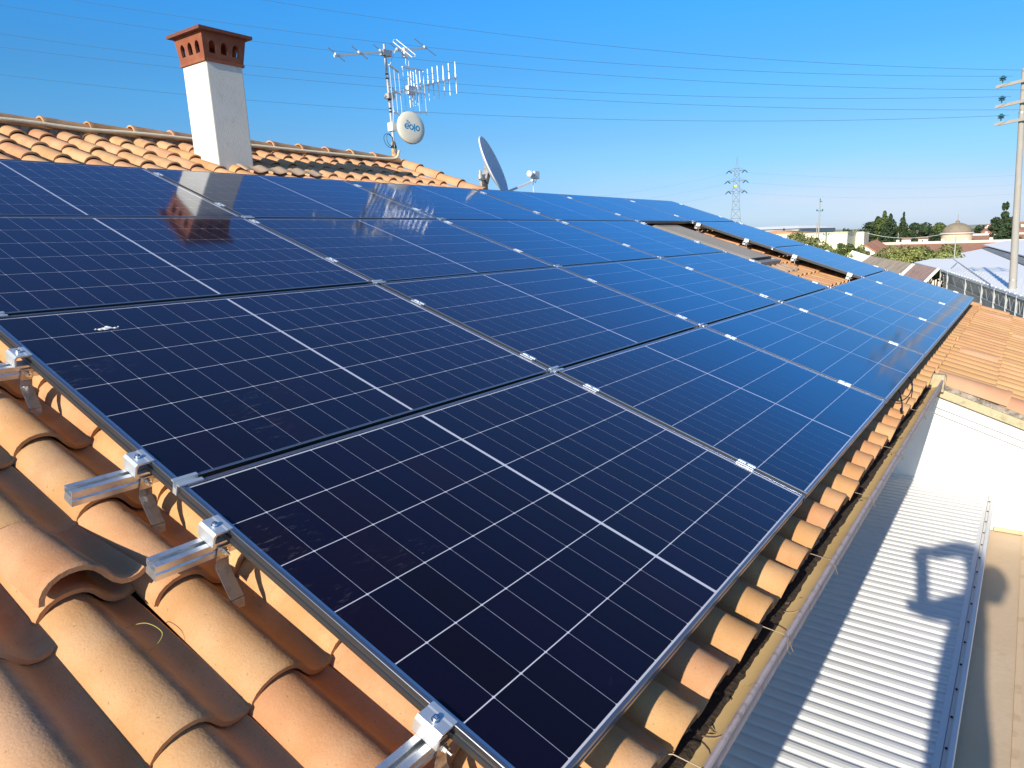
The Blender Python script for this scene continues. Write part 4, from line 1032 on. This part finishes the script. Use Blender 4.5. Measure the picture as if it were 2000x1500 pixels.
# lattice pylon
pyl = thing('lattice_pylon', (249.1, 84.4, GZ), 'far steel lattice pylon with three pairs of arms above the panels', 'pylon')
pcn = Vector((249.1, 84.4, 0)); view = Vector((.947, .32, 0)); side = Vector((-.32, .947, 0))
def hw(z): return 2.55 - (z - GZ) * .082 if z < 15 else max(1.2 - (z - 15) * .055, .35)
b = MB(); levels = [GZ, -1, 3, 6.5, 9.5, 12.3, 15, 17.2, 19.3, 21.2, 23.2]
for a in range(len(levels) - 1):
    z0_, z1_ = levels[a], levels[a + 1]; w0, w1 = hw(z0_), hw(z1_)
    cs = [(1, 1), (1, -1), (-1, -1), (-1, 1)]
    P0 = [pcn + side * (w0 * x) + view * (w0 * y) + Vector((0, 0, z0_)) for x, y in cs]; P1 = [pcn + side * (w1 * x) + view * (w1 * y) + Vector((0, 0, z1_)) for x, y in cs]
    for c in range(4):
        b.tube([P0[c], P1[c]], .065, 4); b.tube([P0[c], P1[(c + 1) % 4]], .035, 4); b.tube([P0[(c + 1) % 4], P1[c]], .035, 4); b.tube([P1[c], P1[(c + 1) % 4]], .035, 4)
for c in ((1, 1), (1, -1), (-1, -1), (-1, 1)): b.tube([pcn + side * .4 * c[0] + view * .4 * c[1] + Vector((0, 0, 23.2)), pcn + Vector((0, 0, 27.3))], .07, 4)
part('lattice_body', b, M['pylon'], pyl)
for z_, l_ in ((22.4, 2.6), (19.0, 3.0), (15.6, 2.7)):
    for s_ in (-1, 1):
        b = MB(); tip = pcn + side * (s_ * l_) + Vector((0, 0, z_ + .1))
        for y in (-1, 1): b.tube([pcn + side * (s_ * .8) + view * (.8 * y) + Vector((0, 0, z_)), tip], .07, 4)
        b.tube([pcn + side * (s_ * .8) + Vector((0, 0, z_ + 1.0)), tip], .06, 4)
        ar = part('arm', b, M['pylon'], pyl)
        b = MB(); b.tube([tip, tip + side * (s_ * .8) + view * -1.4 + Vector((0, 0, -.9))], .16, 6); b.tube([tip, tip + side * (s_ * -.9) + view * 1 + Vector((0, 0, -.7))], .16, 6); part('insulator_string', b, M['insul'], pyl, under=ar)
b = MB(); b.lathe([(.5, 0), (.5, .15), (.3, .3)], pcn - view * 1.6 + side * .3 + Vector((0, 0, 17.2)), -view, 16); part('sign', b, M['yellow'], pyl)
for (z_, l_, zz_) in ((22.4, 3.4, 13), (19.0, 3.8, 10), (15.6, 3.5, 6.5)):
    for s_ in (-1, 1):
        p0 = pcn + side * (s_ * l_) + Vector((0, 0, z_ - .8)); p1 = pcn + side * (120 if s_ > 0 else -160) + view * 90 + Vector((0, 0, z_ + 1.5))
        b = MB(); b.tube([p0.lerp(p1, t) + Vector((0, 0, -16 * t * (1 - t))) for t in [i / 14 for i in range(15)]], .012, 4)
        nm_ = {22.4: 'upper', 19.0: 'middle', 15.6: 'lower'}[z_]
        solo('distant_power_line', b, M['powerline'], 'faint %s line running %s from the far pylon' % (nm_, 'left' if s_ > 0 else 'right'), 'power line', 'lines hung from the far pylon')

def small_pole(x, y, ztop, r, lab, arm=False):
    t = thing('utility_pole', (x, y, GZ), lab, 'pole'); b = MB(); b.tube([(x, y, GZ), (x, y, ztop)], [r * 1.3, r * .8], 10); part('shaft', b, M['concrete'], t)
    if arm:
        b = MB(); b.tube([(x, y - .3, ztop - .9), (x, y + .3, ztop - .85)], .04, 6); b.tube([(x, y, ztop), (x, y - .2, ztop + .05)], .04, 6); b.tube([(x, y, ztop), (x, y, ztop + .35)], .04, 6)
        for yy in (-.27, .27): b.lathe([(.05, 0), (.07, .08), (.03, .16)], (x, y + yy, ztop - .87), k=8)
        part('pole_head', b, M['insul'], t)
small_pole(77.1, 17.36, 3.9, .075, 'slim concrete pole with small arms in front of the pale yellow wall', True)
small_pole(76.9, 17.50, 1.86, .05, 'thinner shorter pole left of the slim pole at the yellow wall')
small_pole(59.0, 4.0, .30, .045, 'thin white post standing before the red roofs left of the dome')
small_pole(108.0, 14.4, .45, .07, 'thin post between the cypress trees and the dome')
b = MB(); pA = Vector((90.0, 15.6, .80)); pB = Vector((82.0, 6.8, .33))
b.tube([pA.lerp(pB, t) + Vector((0, 0, -1.1 * 4 * t * (1 - t) * .5 - .0)) for t in [i / 16 for i in range(17)]], .022, 4)
solo('overhead_cable', b, M['plastic_white'], 'pale overhead cable sagging past the cypresses toward the dome', 'cable')

# ================================================================ SHEDS BEYOND THE HOUSE
shed = thing('white_roof_shed', (50, 2.5, GZ), 'shed with a bright white low roof and a glazed wall under its near edge', 'shed')
A = Vector((44.96, 3.49, -1.30)); Bq = Vector((26.2, -.56, -1.28)); Cq = Vector((83.0, 3.6, -1.22)); Dq = Vector((54.75, 5.99, -1.30))
Bx = Vector((26.2, -9.0, -1.30)); Cx = Vector((83.0, -14.0, -1.22))
def quadslab(mb, ps, th=.06):
    n = len(ps); vs = [Vector(p) for p in ps] + [Vector(p) - Vector((0, 0, th)) for p in ps]
    mb.add(vs, [tuple(range(n)), tuple(range(2 * n - 1, n - 1, -1))] + [(i, n + i, n + (i + 1) % n, (i + 1) % n) for i in range(n)])
b = MB(); quadslab(b, [Dq, A, Bq, Bx, Cx, Cq]); part('roof', b, M['shed_white'], shed)
# standing ribs on the near part of the roof
for q in range(60):
    y = 3.0 - .16 * q
    xa = 26.2 + (y + .56) * (44.96 - 26.2) / (3.49 + .56) if y > -.56 else 26.2
    xb = xa + 9 - max(0, (y + .5)) * 1.2
    if y < -8: break
    b = MB(); b.box((xa + .03, y - .018, -1.305), (xb, y + .018, -1.262)); part('roof_rib', b, M['shed_white'], shed)
for (p, q) in (((58.97, 4.05, -1.27), (31.6, .62, -1.26)), ((44.2, 3.0, -1.27), (52, 3.3, -1.27))):
    b = MB(); b.tube([p, q], .035, 4); part('roof_cable', b, M['galv'], shed)
# glazed wall A -> B
wv = (Bq - A); wl = wv.length; wd_ = wv.normalized(); wn_ = Vector((wd_.y, -wd_.x, 0))
post_px = [1838, 1849, 1876, 1904, 1931, 1960, 1988, 2012]
def on_wall(px):                                # where a post stands along the wall
    a0 = math.atan2(A.y - CAM.y, A.x - CAM.x)
    d = _f + _r * ((px - 1000) / 1384.1) + _d * (.08)
    dx, dy = d.x, d.y; det = dx * (-wd_.y) - dy * (-wd_.x)
    rx, ry = A.x - CAM.x, A.y - CAM.y
    t = (dx * ry - dy * rx) / (dx * wd_.y - dy * wd_.x) * -1
    return max(0, min(wl, t))
ts = [0, 2.62, 8.1, 11.9, 14.3, 16.3, 17.8, 18.95]
H_ = 3.4
for a in range(len(ts)):
    p = A + wd_ * min(ts[a], wl); b = MB(); b.box((p.x - .035, p.y - .035, GZ), (p.x + .035, p.y + .035, p.z - .06)); part('post', b, M['frame_grey'], shed)
for a in range(len(ts) - 1):
    p = A + wd_ * ts[a]; q = A + wd_ * min(ts[a + 1], wl)
    b = MB(); n_ = Vector((0, 0, 1))
    o1 = Vector((.0, -.16, 0))
    b.add([p + o1 + n_ * -.1, q + o1 + n_ * -.1, q + o1 - n_ * (GZ * -1 - 1.3), p + o1 - n_ * (GZ * -1 - 1.3)], [(0, 1, 2, 3)])
    part('wall_pane', b, M['pane'], shed)
    b = MB()
    for dz, r in ((-.10, .03), (-.60, .014), (-2.0, .014)): b.tube([p + n_ * dz, q + n_ * dz], r, 5)
    ng = 2
    for g_ in range(ng):
        s0_ = p.lerp(q, g_ / ng); s1_ = p.lerp(q, (g_ + .5) / ng); s2_ = p.lerp(q, (g_ + 1) / ng)
        b.tube([s0_ + n_ * -.60, s1_ + n_ * -.10, s2_ + n_ * -.60], .008, 4)
    part('truss', b, M['frame_grey'], shed)
# second strip: netting and another white roof behind
b = MB(); quadslab(b, [Cq + Vector((0, 0, .03)), Vector((47.1, -.25, -1.20)), Vector((40.0, -1.0, -1.20)), Vector((40.0, -2.2, -1.20)), Vector((52, -1.2, -1.16)), Vector((90, 2.9, -1.16))], .03); part('netting_strip', b, M['netting'], shed)
s2 = thing('far_white_shed', (95, 0, GZ), 'farther bright white sloping roof right of the dome, behind the netting strip', 'shed')
b = MB(); quadslab(b, [Vector((92, 4.0, -1.0)), Vector((50, -.9, -1.05)), Vector((40, -2.1, -1.10)), Vector((40, -9, -1.0)), Vector((100, -9, -.5)), Vector((98, 2.0, -.75))]); part('roof', b, M['shed_white'], s2)
b = MB(); b.box((92, -8, GZ), (98, 1.5, -1.1)); part('wall', b, M['wall'], s2)

# corrugated lean-to slope falling from the shed ridge towards the house
lean_ = thing('corrugated_lean_to', (58, 8, GZ), 'weathered brown corrugated roof sloping down left of the white shed', 'shed')
r0, r1 = Vector((44.9, 3.55, -1.30)), Vector((68.4, 11.02, -1.31))
l0, l1 = Vector((42.3, 4.35, -2.45)), Vector((67.2, 11.75, -2.15))
ns = 74
for q in range(ns):
    f0, f1 = q / ns, (q + 1) / ns
    m_ = 'fibre'
    if q in (19, 20, 21): m_ = 'shed_white'
    elif q < 19: m_ = 'fibre_red'
    if q in (0, 1): m_ = 'shed_white'
    b = MB(); fm = (f0 + f1) / 2
    ra, rb, rc = r0.lerp(r1, f0), r0.lerp(r1, fm) + Vector((0, 0, .07)), r0.lerp(r1, f1)
    la, lb, lc = l0.lerp(l1, f0), l0.lerp(l1, fm) + Vector((0, 0, .07)), l0.lerp(l1, f1)
    dn_ = Vector((0, 0, -.02))
    b.add([ra, rb, rc, la, lb, lc, ra + dn_, rc + dn_, la + dn_, lc + dn_], [(0, 1, 4, 3), (1, 2, 5, 4), (6, 8, 9, 7), (0, 3, 8, 6), (2, 7, 9, 5), (3, 4, 5, 9, 8), (0, 6, 7, 2, 1)])
    part('corrugation', b, M[m_], lean_)
w2 = MB(); quadslab(w2, [r1 + Vector((.1, .03, .02)), Vector((68.3, 12.45, -.76)), Vector((67.6, 13.0, -1.56)), l1 + Vector((.05, .03, .22))]); part('white_sheet', w2, M['shed_white'], lean_)
b = MB()
for p in (l0, l0.lerp(l1, .3), l0.lerp(l1, .6), l1): b.box((p.x - .06, p.y - .06, GZ), (p.x + .06, p.y + .06, p.z))
part('post', b, M['galv'], lean_)

# ================================================================ BUILDINGS FURTHER OFF
def bld(name, lab, loc, cat='building'): return thing(name, loc, lab, cat)
cw = bld('yellow_building', 'long windowless pale yellow building with a recessed right end', (86, 20, GZ))
b = MB()
def wallbox(x0, x1, y0, y1, z0, z1): b.box((x0, y0, z0), (x1, y1, z1))
b.box((82.5, 15.70, GZ), (89.9, 30, .80)); part('wall', b, M['creamwall'], cw)
b = MB(); b.box((87.0, 14.87, GZ), (89.9, 15.69, .78)); b.v = [(x, y, z) for (x, y, z) in b.v]; part('recessed_wall', b, M['creamwall'], cw)
b = MB(); b.box((82.4, 15.62, .80), (89.9, 30, .86)); part('coping', b, M['creamwall'], cw)
b = MB(); b.add([(83, 20, .87), (83, 27, .87), (89.8, 27, .87), (89.8, 20, .87), (83, 23.5, 1.25), (89.8, 23.5, 1.25)], [(0, 1, 4), (2, 3, 5), (0, 4, 5, 3), (1, 2, 5, 4)]); part('roof', b, M['redroof'], cw)
b = MB(); b.box((80, 27.2, GZ), (81, 45, .45)); part('low_wall', b, M['wall'], cw)
wh = bld('warehouse', 'long low grey white warehouse far behind the panels', (195, 55, GZ))
b = MB(); b.box((190, 48.3, GZ), (230, 75, .9)); part('wall', b, M['warehouse_low'], wh)
b = MB(); b.box((189.6, 48.0, .9), (230.4, 75.2, 2.0)); part('cladding', b, M['warehouse'], wh)
b = MB(); b.add([(189, 47.6, 2.0), (189, 75.6, 2.0), (231, 75.6, 2.0), (231, 47.6, 2.0), (200, 51, 2.75), (200, 75.6, 2.75), (220, 75.6, 2.75), (220, 51, 2.75)], [(0, 3, 2, 1), (4, 5, 6, 7), (0, 4, 7, 3), (0, 1, 5, 4), (1, 2, 6, 5), (2, 3, 7, 6)]); part('roof', b, M['shed_white'], wh)
b = MB(); b.box((189.5, 46.2, GZ), (191, 47.8, 1.0)); part('gate_pillar', b, M['creamwall'], wh)
hs_ = bld('small_house', 'small house gable with orange tiled roof beside the yellow building', (90, 15, GZ))
b = MB(); b.add([(87.6, 13.75, GZ), (87.6, 15.6, GZ), (87.6, 15.6, -.98), (87.6, 14.9, -.62), (87.6, 13.75, -1.45), (96, 13.75, GZ), (96, 15.6, GZ), (96, 15.6, -.98), (96, 14.9, -.62), (96, 13.75, -1.45)], [(0, 1, 2, 3, 4), (9, 8, 7, 6, 5), (0, 4, 9, 5), (4, 3, 8, 9), (3, 2, 7, 8), (1, 6, 7, 2)]); part('wall', b, M['wall'], hs_)
b = MB(); b.add([(87.4, 15.0, -.60), (87.4, 13.5, -1.58), (96, 13.5, -1.30), (96, 15.0, -.30), (87.4, 15.0, -.50), (87.4, 13.5, -1.48), (96, 13.5, -1.20), (96, 15.0, -.20)], FB); part('roof', b, M['redroof'], hs_)
def longroof(name, lab, x0, x1, yl, yr, zt, zb):
    t = bld(name, lab, ((x0 + x1) / 2, (yl + yr) / 2, GZ))
    b = MB(); b.box((x0 + .3, yr, GZ), (x1 + 5, yl, zb - .1)); part('wall', b, M['fascia'], t)
    b = MB(); b.add([(x0, yl + .3, zb), (x0, yr - .3, zb), (x1, yr - .3, zt), (x1, yl + .3, zt), (x0, yl + .3, zb - .15), (x0, yr - .3, zb - .15), (x1, yr - .3, zt - .15), (x1, yl + .3, zt - .15)], FB); part('roof', b, M['redroof'], t)
    b = MB(); b.box((x1, yr - .3, zt - .3), (x1 + .5, yl + .3, zt + .28)); part('parapet', b, M['fascia'], t)
    b = MB()
    for i in range(12):
        y = yr + (yl - yr) * (i + .3) / 12; b.box((x1 + .1, y, zt + .28), (x1 + .4, y + .35, zt + .55))
    part('parapet_stub', b, M['fascia'], t, kind=None)
    return t
lt = longroof('red_roof_hall', 'long low hall with red tiled roof in front of the dome', 88.5, 98.5, 14.6, -14, -.90, -1.72)
longroof('rear_red_roof_hall', 'second red tiled hall behind and right of the dome drum', 121.5, 131, 10.0, -22, -.42, -1.0)
longroof('distant_red_roof_house', 'low red roofed house farthest right of the dome', 160, 170, 7.5, 1.0, .55, -.1)
b = MB(); b.box((89.0, 14.6, GZ), (89.6, 15.2, -.75)); part('gate_pillar', b, M['fascia'], lt)
dm = bld('domed_building', 'round peach coloured building with a brown dome and finial', (119, 8.6, GZ))
c_ = (121.6, 8.75); 
b = MB(); b.lathe([(1.95, 0), (1.95, 5.45)], (c_[0], c_[1], GZ), k=40); part('drum', b, M['drum'], dm, smooth=False)
b = MB(); b.lathe([(2.03, 0), (2.16, .10), (2.16, .21), (1.98, .28)], (c_[0], c_[1], -.08), k=40); part('cornice', b, M['fascia'], dm)
b = MB(); b.lathe([(1.86 * math.cos(a * PI / 20), .18 + 1.38 * math.sin(a * PI / 20)) for a in range(10)] + [(.28, 1.56)], (c_[0], c_[1], .0), k=40); part('dome', b, M['dome'], dm, smooth=True)
b = MB(); b.lathe([(.34, 0), (.28, .10), (.24, .24), (.30, .28), (.16, .34), (.03, .42), (.025, 1.3)], (c_[0], c_[1], 1.50), k=16); part('finial', b, M['dome'], dm)
# scattered far houses
rf_ = random.Random(9)
for q, (x, y, z, w) in enumerate([(118, 12.8, -.5, 1.6), (140, 15.4, .1, 1.1), (104, 12.9, -.35, 1.0), (180, 6.5, .9, 3), (210, 3.5, 1.2, 4), (240, 6.0, 1.5, 5), (230, -1.0, 1.3, 5)]):
    labs = ['small white hut low between the cypresses', 'little white house behind the single cypress', 'white shed roof just left of the dome', 'pale far house right of the dome', 'far pale block on the skyline beside the dark cedar', 'far house farthest right of the cedar', 'distant house behind the concrete pole']
    t = bld('distant_house', labs[q], (x, y, GZ)); b = MB(); b.box((x, y - w / 2, GZ), (x + w, y + w / 2, z)); part('wall', b, M['wall' if q < 3 else 'drum'], t)
    b = MB(); b.add([(x - .2, y - w * .55, z), (x - .2, y + w * .55, z), (x + w + .2, y + w * .55, z), (x + w + .2, y - w * .55, z), (x + w / 2, y - w * .5, z + w * .13), (x + w / 2, y + w * .5, z + w * .13)], [(0, 3, 2, 1), (0, 1, 5, 4), (2, 3, 4, 5), (0, 4, 3), (1, 2, 5)]); part('roof', b, M['redroof'], t)

# ================================================================ TREES AND SHRUBS
def leaf_cloud(mb, blobs, n, size, rr, shape='blob'):
    for _ in range(n):
        bx = rr.choice(blobs); c, rad = bx
        d = Vector((rr.gauss(0, 1), rr.gauss(0, 1), rr.gauss(0, 1))).normalized()
        r = rr.uniform(.5, 1.3) ** .6
        p = Vector(c) + Vector((d.x * rad[0], d.y * rad[1], d.z * rad[2])) * r
        nrm = (d + Vector((rr.uniform(-.8, .8), rr.uniform(-.8, .8), rr.uniform(-.5, .9)))).normalized()
        s = size * rr.uniform(.6, 1.35); q = nrm.to_track_quat('Z', 'Y'); a = rr.uniform(0, 6.28)
        e1 = q @ Vector((math.cos(a), math.sin(a), 0)) * s; e2 = q @ Vector((-math.sin(a), math.cos(a), 0)) * s * .7
        mb.add([p - e1, p - e2 * .8, p + e1, p + e2], [(0, 1, 2, 3)])
def tree(name, lab, x, y, top, w, kind, matn, base=GZ, n=2600, size=.16, cat='tree', group=None, seed=0, crown_base=.12):
    rr = random.Random(seed + int(x * 7 + y * 13)); H = top - base
    t = thing(name, (x, y, base), lab, cat, group)
    b = MB(); trunk_top = base + H * (.85 if kind in ('cypress', 'cedar') else .6); tr = max(.05, H * .018)
    b.tube([(x, y, base), (x + rr.uniform(-.1, .1), y + rr.uniform(-.1, .1), base + H * .3), (x, y, trunk_top)], [tr * 1.6, tr, tr * .4], 8)
    blobs = []
    if kind == 'cypress':
        m = 11
        for i in range(m):
            f = i / (m - 1); z = base + H * (crown_base + (1 - crown_base) * f * .96); r = w * .62 * (1 if f < .78 else max(.15, ((1 - f) / .22) ** .6))
            blobs.append(((x + rr.uniform(-.12, .12) * w, y + rr.uniform(-.12, .12) * w, z), (r * rr.uniform(.85, 1.15), r * rr.uniform(.85, 1.15), H / m * .8)))
    elif kind == 'cedar':
        m = 9
        for i in range(m):
            f = i / (m - 1); z = base + H * (.25 + .73 * f); r = w / 2 * (1.05 - f) ** .7
            for a in range(5 if f < .85 else 2):
                an = rr.uniform(0, 6.28); rr_ = r * rr.uniform(.35, .85)
                blobs.append(((x + math.cos(an) * rr_, y + math.sin(an) * rr_, z + rr.uniform(-.2, .2)), (r * .45, r * .45, H * .045)))
                if f < .8: b.tube([(x, y, z - .3), (x + math.cos(an) * rr_, y + math.sin(an) * rr_, z)], [tr * .5, tr * .15], 5)
    else:
        m = 16 if kind == 'round' else 22
        for i in range(m):
            an = rr.uniform(0, 6.28); f = rr.uniform(0, 1) ** .5; zf = rr.uniform(.55, .95) if kind == 'round' else rr.uniform(.62, .97)
            rad = w / 2 * f * (1 - max(0, zf - .8) * 2.6) * 1.0
            s = w * rr.uniform(.14, .24)
            c = (x + math.cos(an) * rad, y + math.sin(an) * rad, base + H * zf)
            blobs.append((c, (s, s, min(s, H * .2) * rr.uniform(.7, 1.0))))
            if i < 7: b.tube([(x, y, base + H * .25), c], [tr * .7, tr * .2], 5)
    part('trunk', b, M['bark'], t)
    b = MB(); leaf_cloud(b, blobs, n, size, rr); part('crown', b, M[matn], t)
    return t
cyp = 'trees around the domed building'
for (nm, lab, x, y, top, w, kind, mt, n, sz) in (
    ('cypress_tree', 'broad cypress at the left of the clump beside the yellow building', 105.7, 16.9, 2.36, 3.0, 'cypress', 'cypress', 5600, .15),
    ('cypress_tree', 'tallest cypress with a thin tip in the middle of the clump', 104.9, 15.8, 3.0, 2.1, 'cypress', 'green', 4600, .14),
    ('cypress_tree', 'darker narrow cypress at the right of the clump', 104.0, 14.75, 2.6, 1.8, 'cypress', 'dark', 4200, .13),
    ('cypress_tree', 'single slender cypress standing apart from the clump', 110.2, 14.18, 2.85, .95, 'cypress', 'cypress', 3000, .12),
    ('broad_tree', 'dark round tree behind the left edge of the cypress clump', 113.5, 18.3, 2.3, 2.6, 'round', 'dark', 4200, .17),
    ('broad_tree', 'tree filling between the clump and the slender cypress', 118, 15.8, 1.5, 2.6, 'round', 'green', 3000, .17),
    ('broad_tree', 'wide dark tree between the slender cypress and the dome', 123.3, 13.8, 2.0, 3.6, 'round', 'dark', 5600, .18),
    ('broad_tree', 'mid green tree directly right of the slender cypress', 110.3, 12.8, .75, 2.2, 'round', 'cypress', 3600, .14),
    ('broad_tree', 'green round tree just left of the dome', 138.5, 12.3, 1.85, 2.8, 'round', 'green', 4000, .16),
    ('broad_tree', 'low dark tree at the foot of the dome on its left', 133.5, 12.9, .4, 2.6, 'round', 'dark', 2400, .17),
    ('cedar_tree', 'large dark cedar with layered branches left of the concrete pole', 103.1, 2.6, 3.3, 5.0, 'cedar', 'dark', 8500, .15),
    ('broad_tree', 'small dark tree far behind the roofs right of the dome', 198.9, 9.8, 1.1, 3.0, 'round', 'dark', 1200, .2),
    ('cypress_tree', 'tiny cypress in front of the far warehouse', 143.8, 39.1, 1.6, 1.2, 'cypress', 'cypress', 900, .16),
    ('broad_tree', 'far low tree on the skyline behind the yellow building', 175.6, 34.7, 1.5, 3.0, 'round', 'dark', 900, .22)):
    tree(nm, lab, x, y, top, w, kind, mt, n=n, size=sz, seed=len(lab), group='trees around the domed building')
for (nm, lab, x, y, top, w, mt, n) in (
    ('olive_shrub', 'pale olive shrub against the left end of the yellow wall', 69.0, 17.0, .75, 3.2, 'olive', 6500),
    ('olive_shrub', 'straggly olive shrub below the slim concrete pole', 69.4, 15.2, -.25, 2.2, 'sagey', 4500),
    ('leafy_shrub', 'dark leafy shrub in front of the recessed end of the yellow building', 71.7, 13.7, .0, 2.2, 'green', 4200),
    ('olive_shrub', 'small olive shrub between the dark shrub and the small house', 75.9, 13.3, -.4, 1.7, 'olive', 2800),
    ('olive_shrub', 'olive shrub under the small house gable', 68.6, 12.4, -1.05, 1.8, 'sagey', 4000),
    ('leafy_shrub', 'wide bright green shrub in the middle before the red hall', 64.6, 7.6, -.62, 3.2, 'sagey', 7500),
    ('leafy_shrub', 'olive green shrub left of the wide bright shrub', 69.4, 9.6, -1.0, 2.8, 'olive', 5000),
    ('leafy_shrub', 'shrub with yellowing top beside the thin white post', 66.9, 5.0, -.5, 1.9, 'olive', 4200),
    ('leafy_shrub', 'green shrub between the two brightest shrubs', 70.8, 6.6, -.9, 2.6, 'green', 4000),
    ('leafy_shrub', 'low shrub just above the edge of the bright white roof', 60.9, 5.1, -1.0, 2.8, 'sagey', 4000)):
    tree(nm, lab, x, y, top, w, 'bush', mt, n=n, size=.10, cat='shrub', seed=len(lab), group='shrubs growing between the sheds and the halls')

# ================================================================ THE PHOTOGRAPHER (outside the frame; shadow falls on the canopy)
per = thing('person', (-1.28, -.86, -.55), 'person in a dark work jacket holding up a phone with both hands', 'person')
def skin_body(name, verts, edges, mtl, root_i=0, sub=2):
    me = D.meshes.new(name); me.from_pydata([Vector(v[:3]) - per.location for v in verts], edges, []); me.update()
    o = put(name, me, mtl, per)
    sk_ = o.modifiers.new('skin', 'SKIN'); sk_.use_smooth_shade = True
    lay = me.skin_vertices[0] if me.skin_vertices else None
    if lay is None:
        bpy.context.view_layer.objects.active = o
        lay = me.skin_vertices.new() if hasattr(me.skin_vertices, 'new') else None
    for i, v in enumerate(verts):
        rx = v[3]; ry = v[4] if len(v) > 4 else v[3]
        me.skin_vertices[0].data[i].radius = (rx, ry)
    me.skin_vertices[0].data[root_i].use_root = True
    o.modifiers.new('smooth', 'SUBSURF').levels = sub; o.modifiers['smooth'].render_levels = sub
    return o
bx = -1.28
def sil(y, z, x): return (x, y + .0836 * (x + .95), z - .45 * (x + .95))
BV = [sil(-.80, .30, bx) + (.125,), sil(-.81, .48, bx) + (.125,), sil(-.83, .66, bx) + (.130,), sil(-.85, .80, bx) + (.105,), sil(-.91, .90, bx + .04) + (.055,), sil(-.955, .97, bx + .05) + (.050,),
      sil(-.855, .90, bx + .02) + (.066,), sil(-.885, 1.06, bx + .12) + (.060,), sil(-.865, 1.25, bx + .16) + (.070,), sil(-.75, 1.215, bx + .24) + (.056,), sil(-.645, 1.155, bx + .30) + (.046,),
      sil(-.84, .90, bx + .04) + (.082,), sil(-.77, .855, bx + .14) + (.072,), sil(-.69, .825, bx + .22) + (.058,), sil(-.61, .805, bx + .30) + (.043,),
      sil(-.84, .10, bx) + (.10,), sil(-.84, -.16, bx + .03) + (.075,), sil(-.85, -.48, bx) + (.05,), (bx + .09, -.87, -.50, .045),
      sil(-.74, .10, bx) + (.10,), sil(-.73, -.16, bx + .03) + (.075,), sil(-.74, -.48, bx) + (.05,), (bx + .13, -.75, -.50, .045)]
BE = [(0, 1), (1, 2), (2, 3), (3, 4), (4, 5), (3, 6), (6, 7), (7, 8), (8, 9), (9, 10), (2, 11), (11, 12), (12, 13), (13, 14), (0, 15), (15, 16), (16, 17), (17, 18), (0, 19), (19, 20), (20, 21), (21, 22)]
skin_body('body', BV, BE, M['jacket'])
b = MB(); hc = Vector(sil(-1.0, 1.055, bx + .06))
b.lathe([(.0001, -.125), (.045, -.118), (.062, -.095), (.074, -.05), (.080, 0), (.080, .045), (.066, .085), (.036, .110), (.0001, .118)], hc, (.10, -.05, 1), 20)
head = part('head', b, M['skin'], per, smooth=True)
b = MB(); fd = Vector((.79, .60, -.12)).normalized(); fr_ = Vector((.60, -.79, 0))
for s_ in (-1, 1):
    b.lathe([(.0001, -.012), (.010, -.006), (.012, 0), (.008, .006)], hc + fd * .073 + fr_ * (.030 * s_) + Vector((0, 0, .005)), fd, 10)
    b.lathe([(.0001, -.02), (.018, -.01), (.020, .0), (.012, .014)], hc + fr_ * (.082 * s_) - fd * .01, fr_ * s_, 10)
b.tube([hc + fd * .078 + Vector((0, 0, .005)), hc + fd * .098 + Vector((0, 0, -.03)), hc + fd * .078 + Vector((0, 0, -.038))], [.008, .014, .010], 8)
b.tube([hc + fd * .072 + fr_ * -.022 + Vector((0, 0, -.065)), hc + fd * .079 + Vector((0, 0, -.067)), hc + fd * .072 + fr_ * .022 + Vector((0, 0, -.065))], .006, 6)
part('face', b, M['skin'], per, under=head)
b = MB(); b.lathe([(.085, -.02), (.088, .03), (.076, .085), (.045, .120), (.0001, .130)], hc - fd * .012, (.0, -.02, 1), 20); part('hair', b, M['hair'], per, under=head, smooth=True)
b = MB(); pq = Matrix(((_r.x, -_d.x, -_f.x), (_r.y, -_d.y, -_f.y), (_r.z, -_d.z, -_f.z)))
pc0 = CAM - _f * .022 + _r * (-.0) + _d * (-.03)
MM = Matrix.Translation(pc0) @ pq.to_4x4(); b.box((-.040, -.165, -.005), (.040, .185, .004), MM)
part('lengthened_phone', b, M['phone'], per)  # phone body lengthened so that it casts a tall bar of shadow
def hand(cx, wrist, name):
    pts = [tuple(wrist) + (.026,), tuple(wrist.lerp(cx, .55)) + (.034,), tuple(cx) + (.030,)]; edges = [(0, 1), (1, 2)]
    for f_ in range(4):
        base = cx + Vector((0, 0, -.024 + .016 * f_)); i0 = len(pts)
        tip = base + Vector((.030 + .004 * (f_ % 3), .045, 0)); tip2 = tip + Vector((.020, .012 - .03, 0))
        pts += [tuple(base + Vector((.012, .02, 0))) + (.0095,), tuple(tip) + (.0085,), tuple(tip2) + (.0075,)]; edges += [(2, i0), (i0, i0 + 1), (i0 + 1, i0 + 2)]
    i0 = len(pts); pts += [tuple(wrist.lerp(cx, .6) + Vector((-.01, .03, .03))) + (.010,), tuple(cx + Vector((-.02, .055, .03))) + (.009,)]; edges += [(1, i0), (i0, i0 + 1)]
    skin_body(name, pts, edges, M['skin'], 0, 1)
hand(Vector((CAM.x - .10, -.600, 1.10)), Vector(sil(-.63, 1.165, bx + .30)), 'hand')
hand(Vector((CAM.x - .10, -.595, .815)), Vector(sil(-.61, .80, bx + .30)), 'hand')
# step platform the person stands on
lad = thing('work_platform', (-1.25, -.85, -1.33), 'aluminium work platform the photographer stands on at the eaves', 'platform')
b = MB(); b.box((-1.65, -1.12, -.60), (-.95, -.60, -.56)); part('deck_board', b, M['alu'], lad)
for (x, y) in ((-1.62, -1.09), (-.98, -1.09), (-1.62, -.63), (-.98, -.63)):
    b = MB(); b.tube([(x, y, -1.33), (x, y, -.60)], .02, 8); part('leg', b, M['alu'], lad)
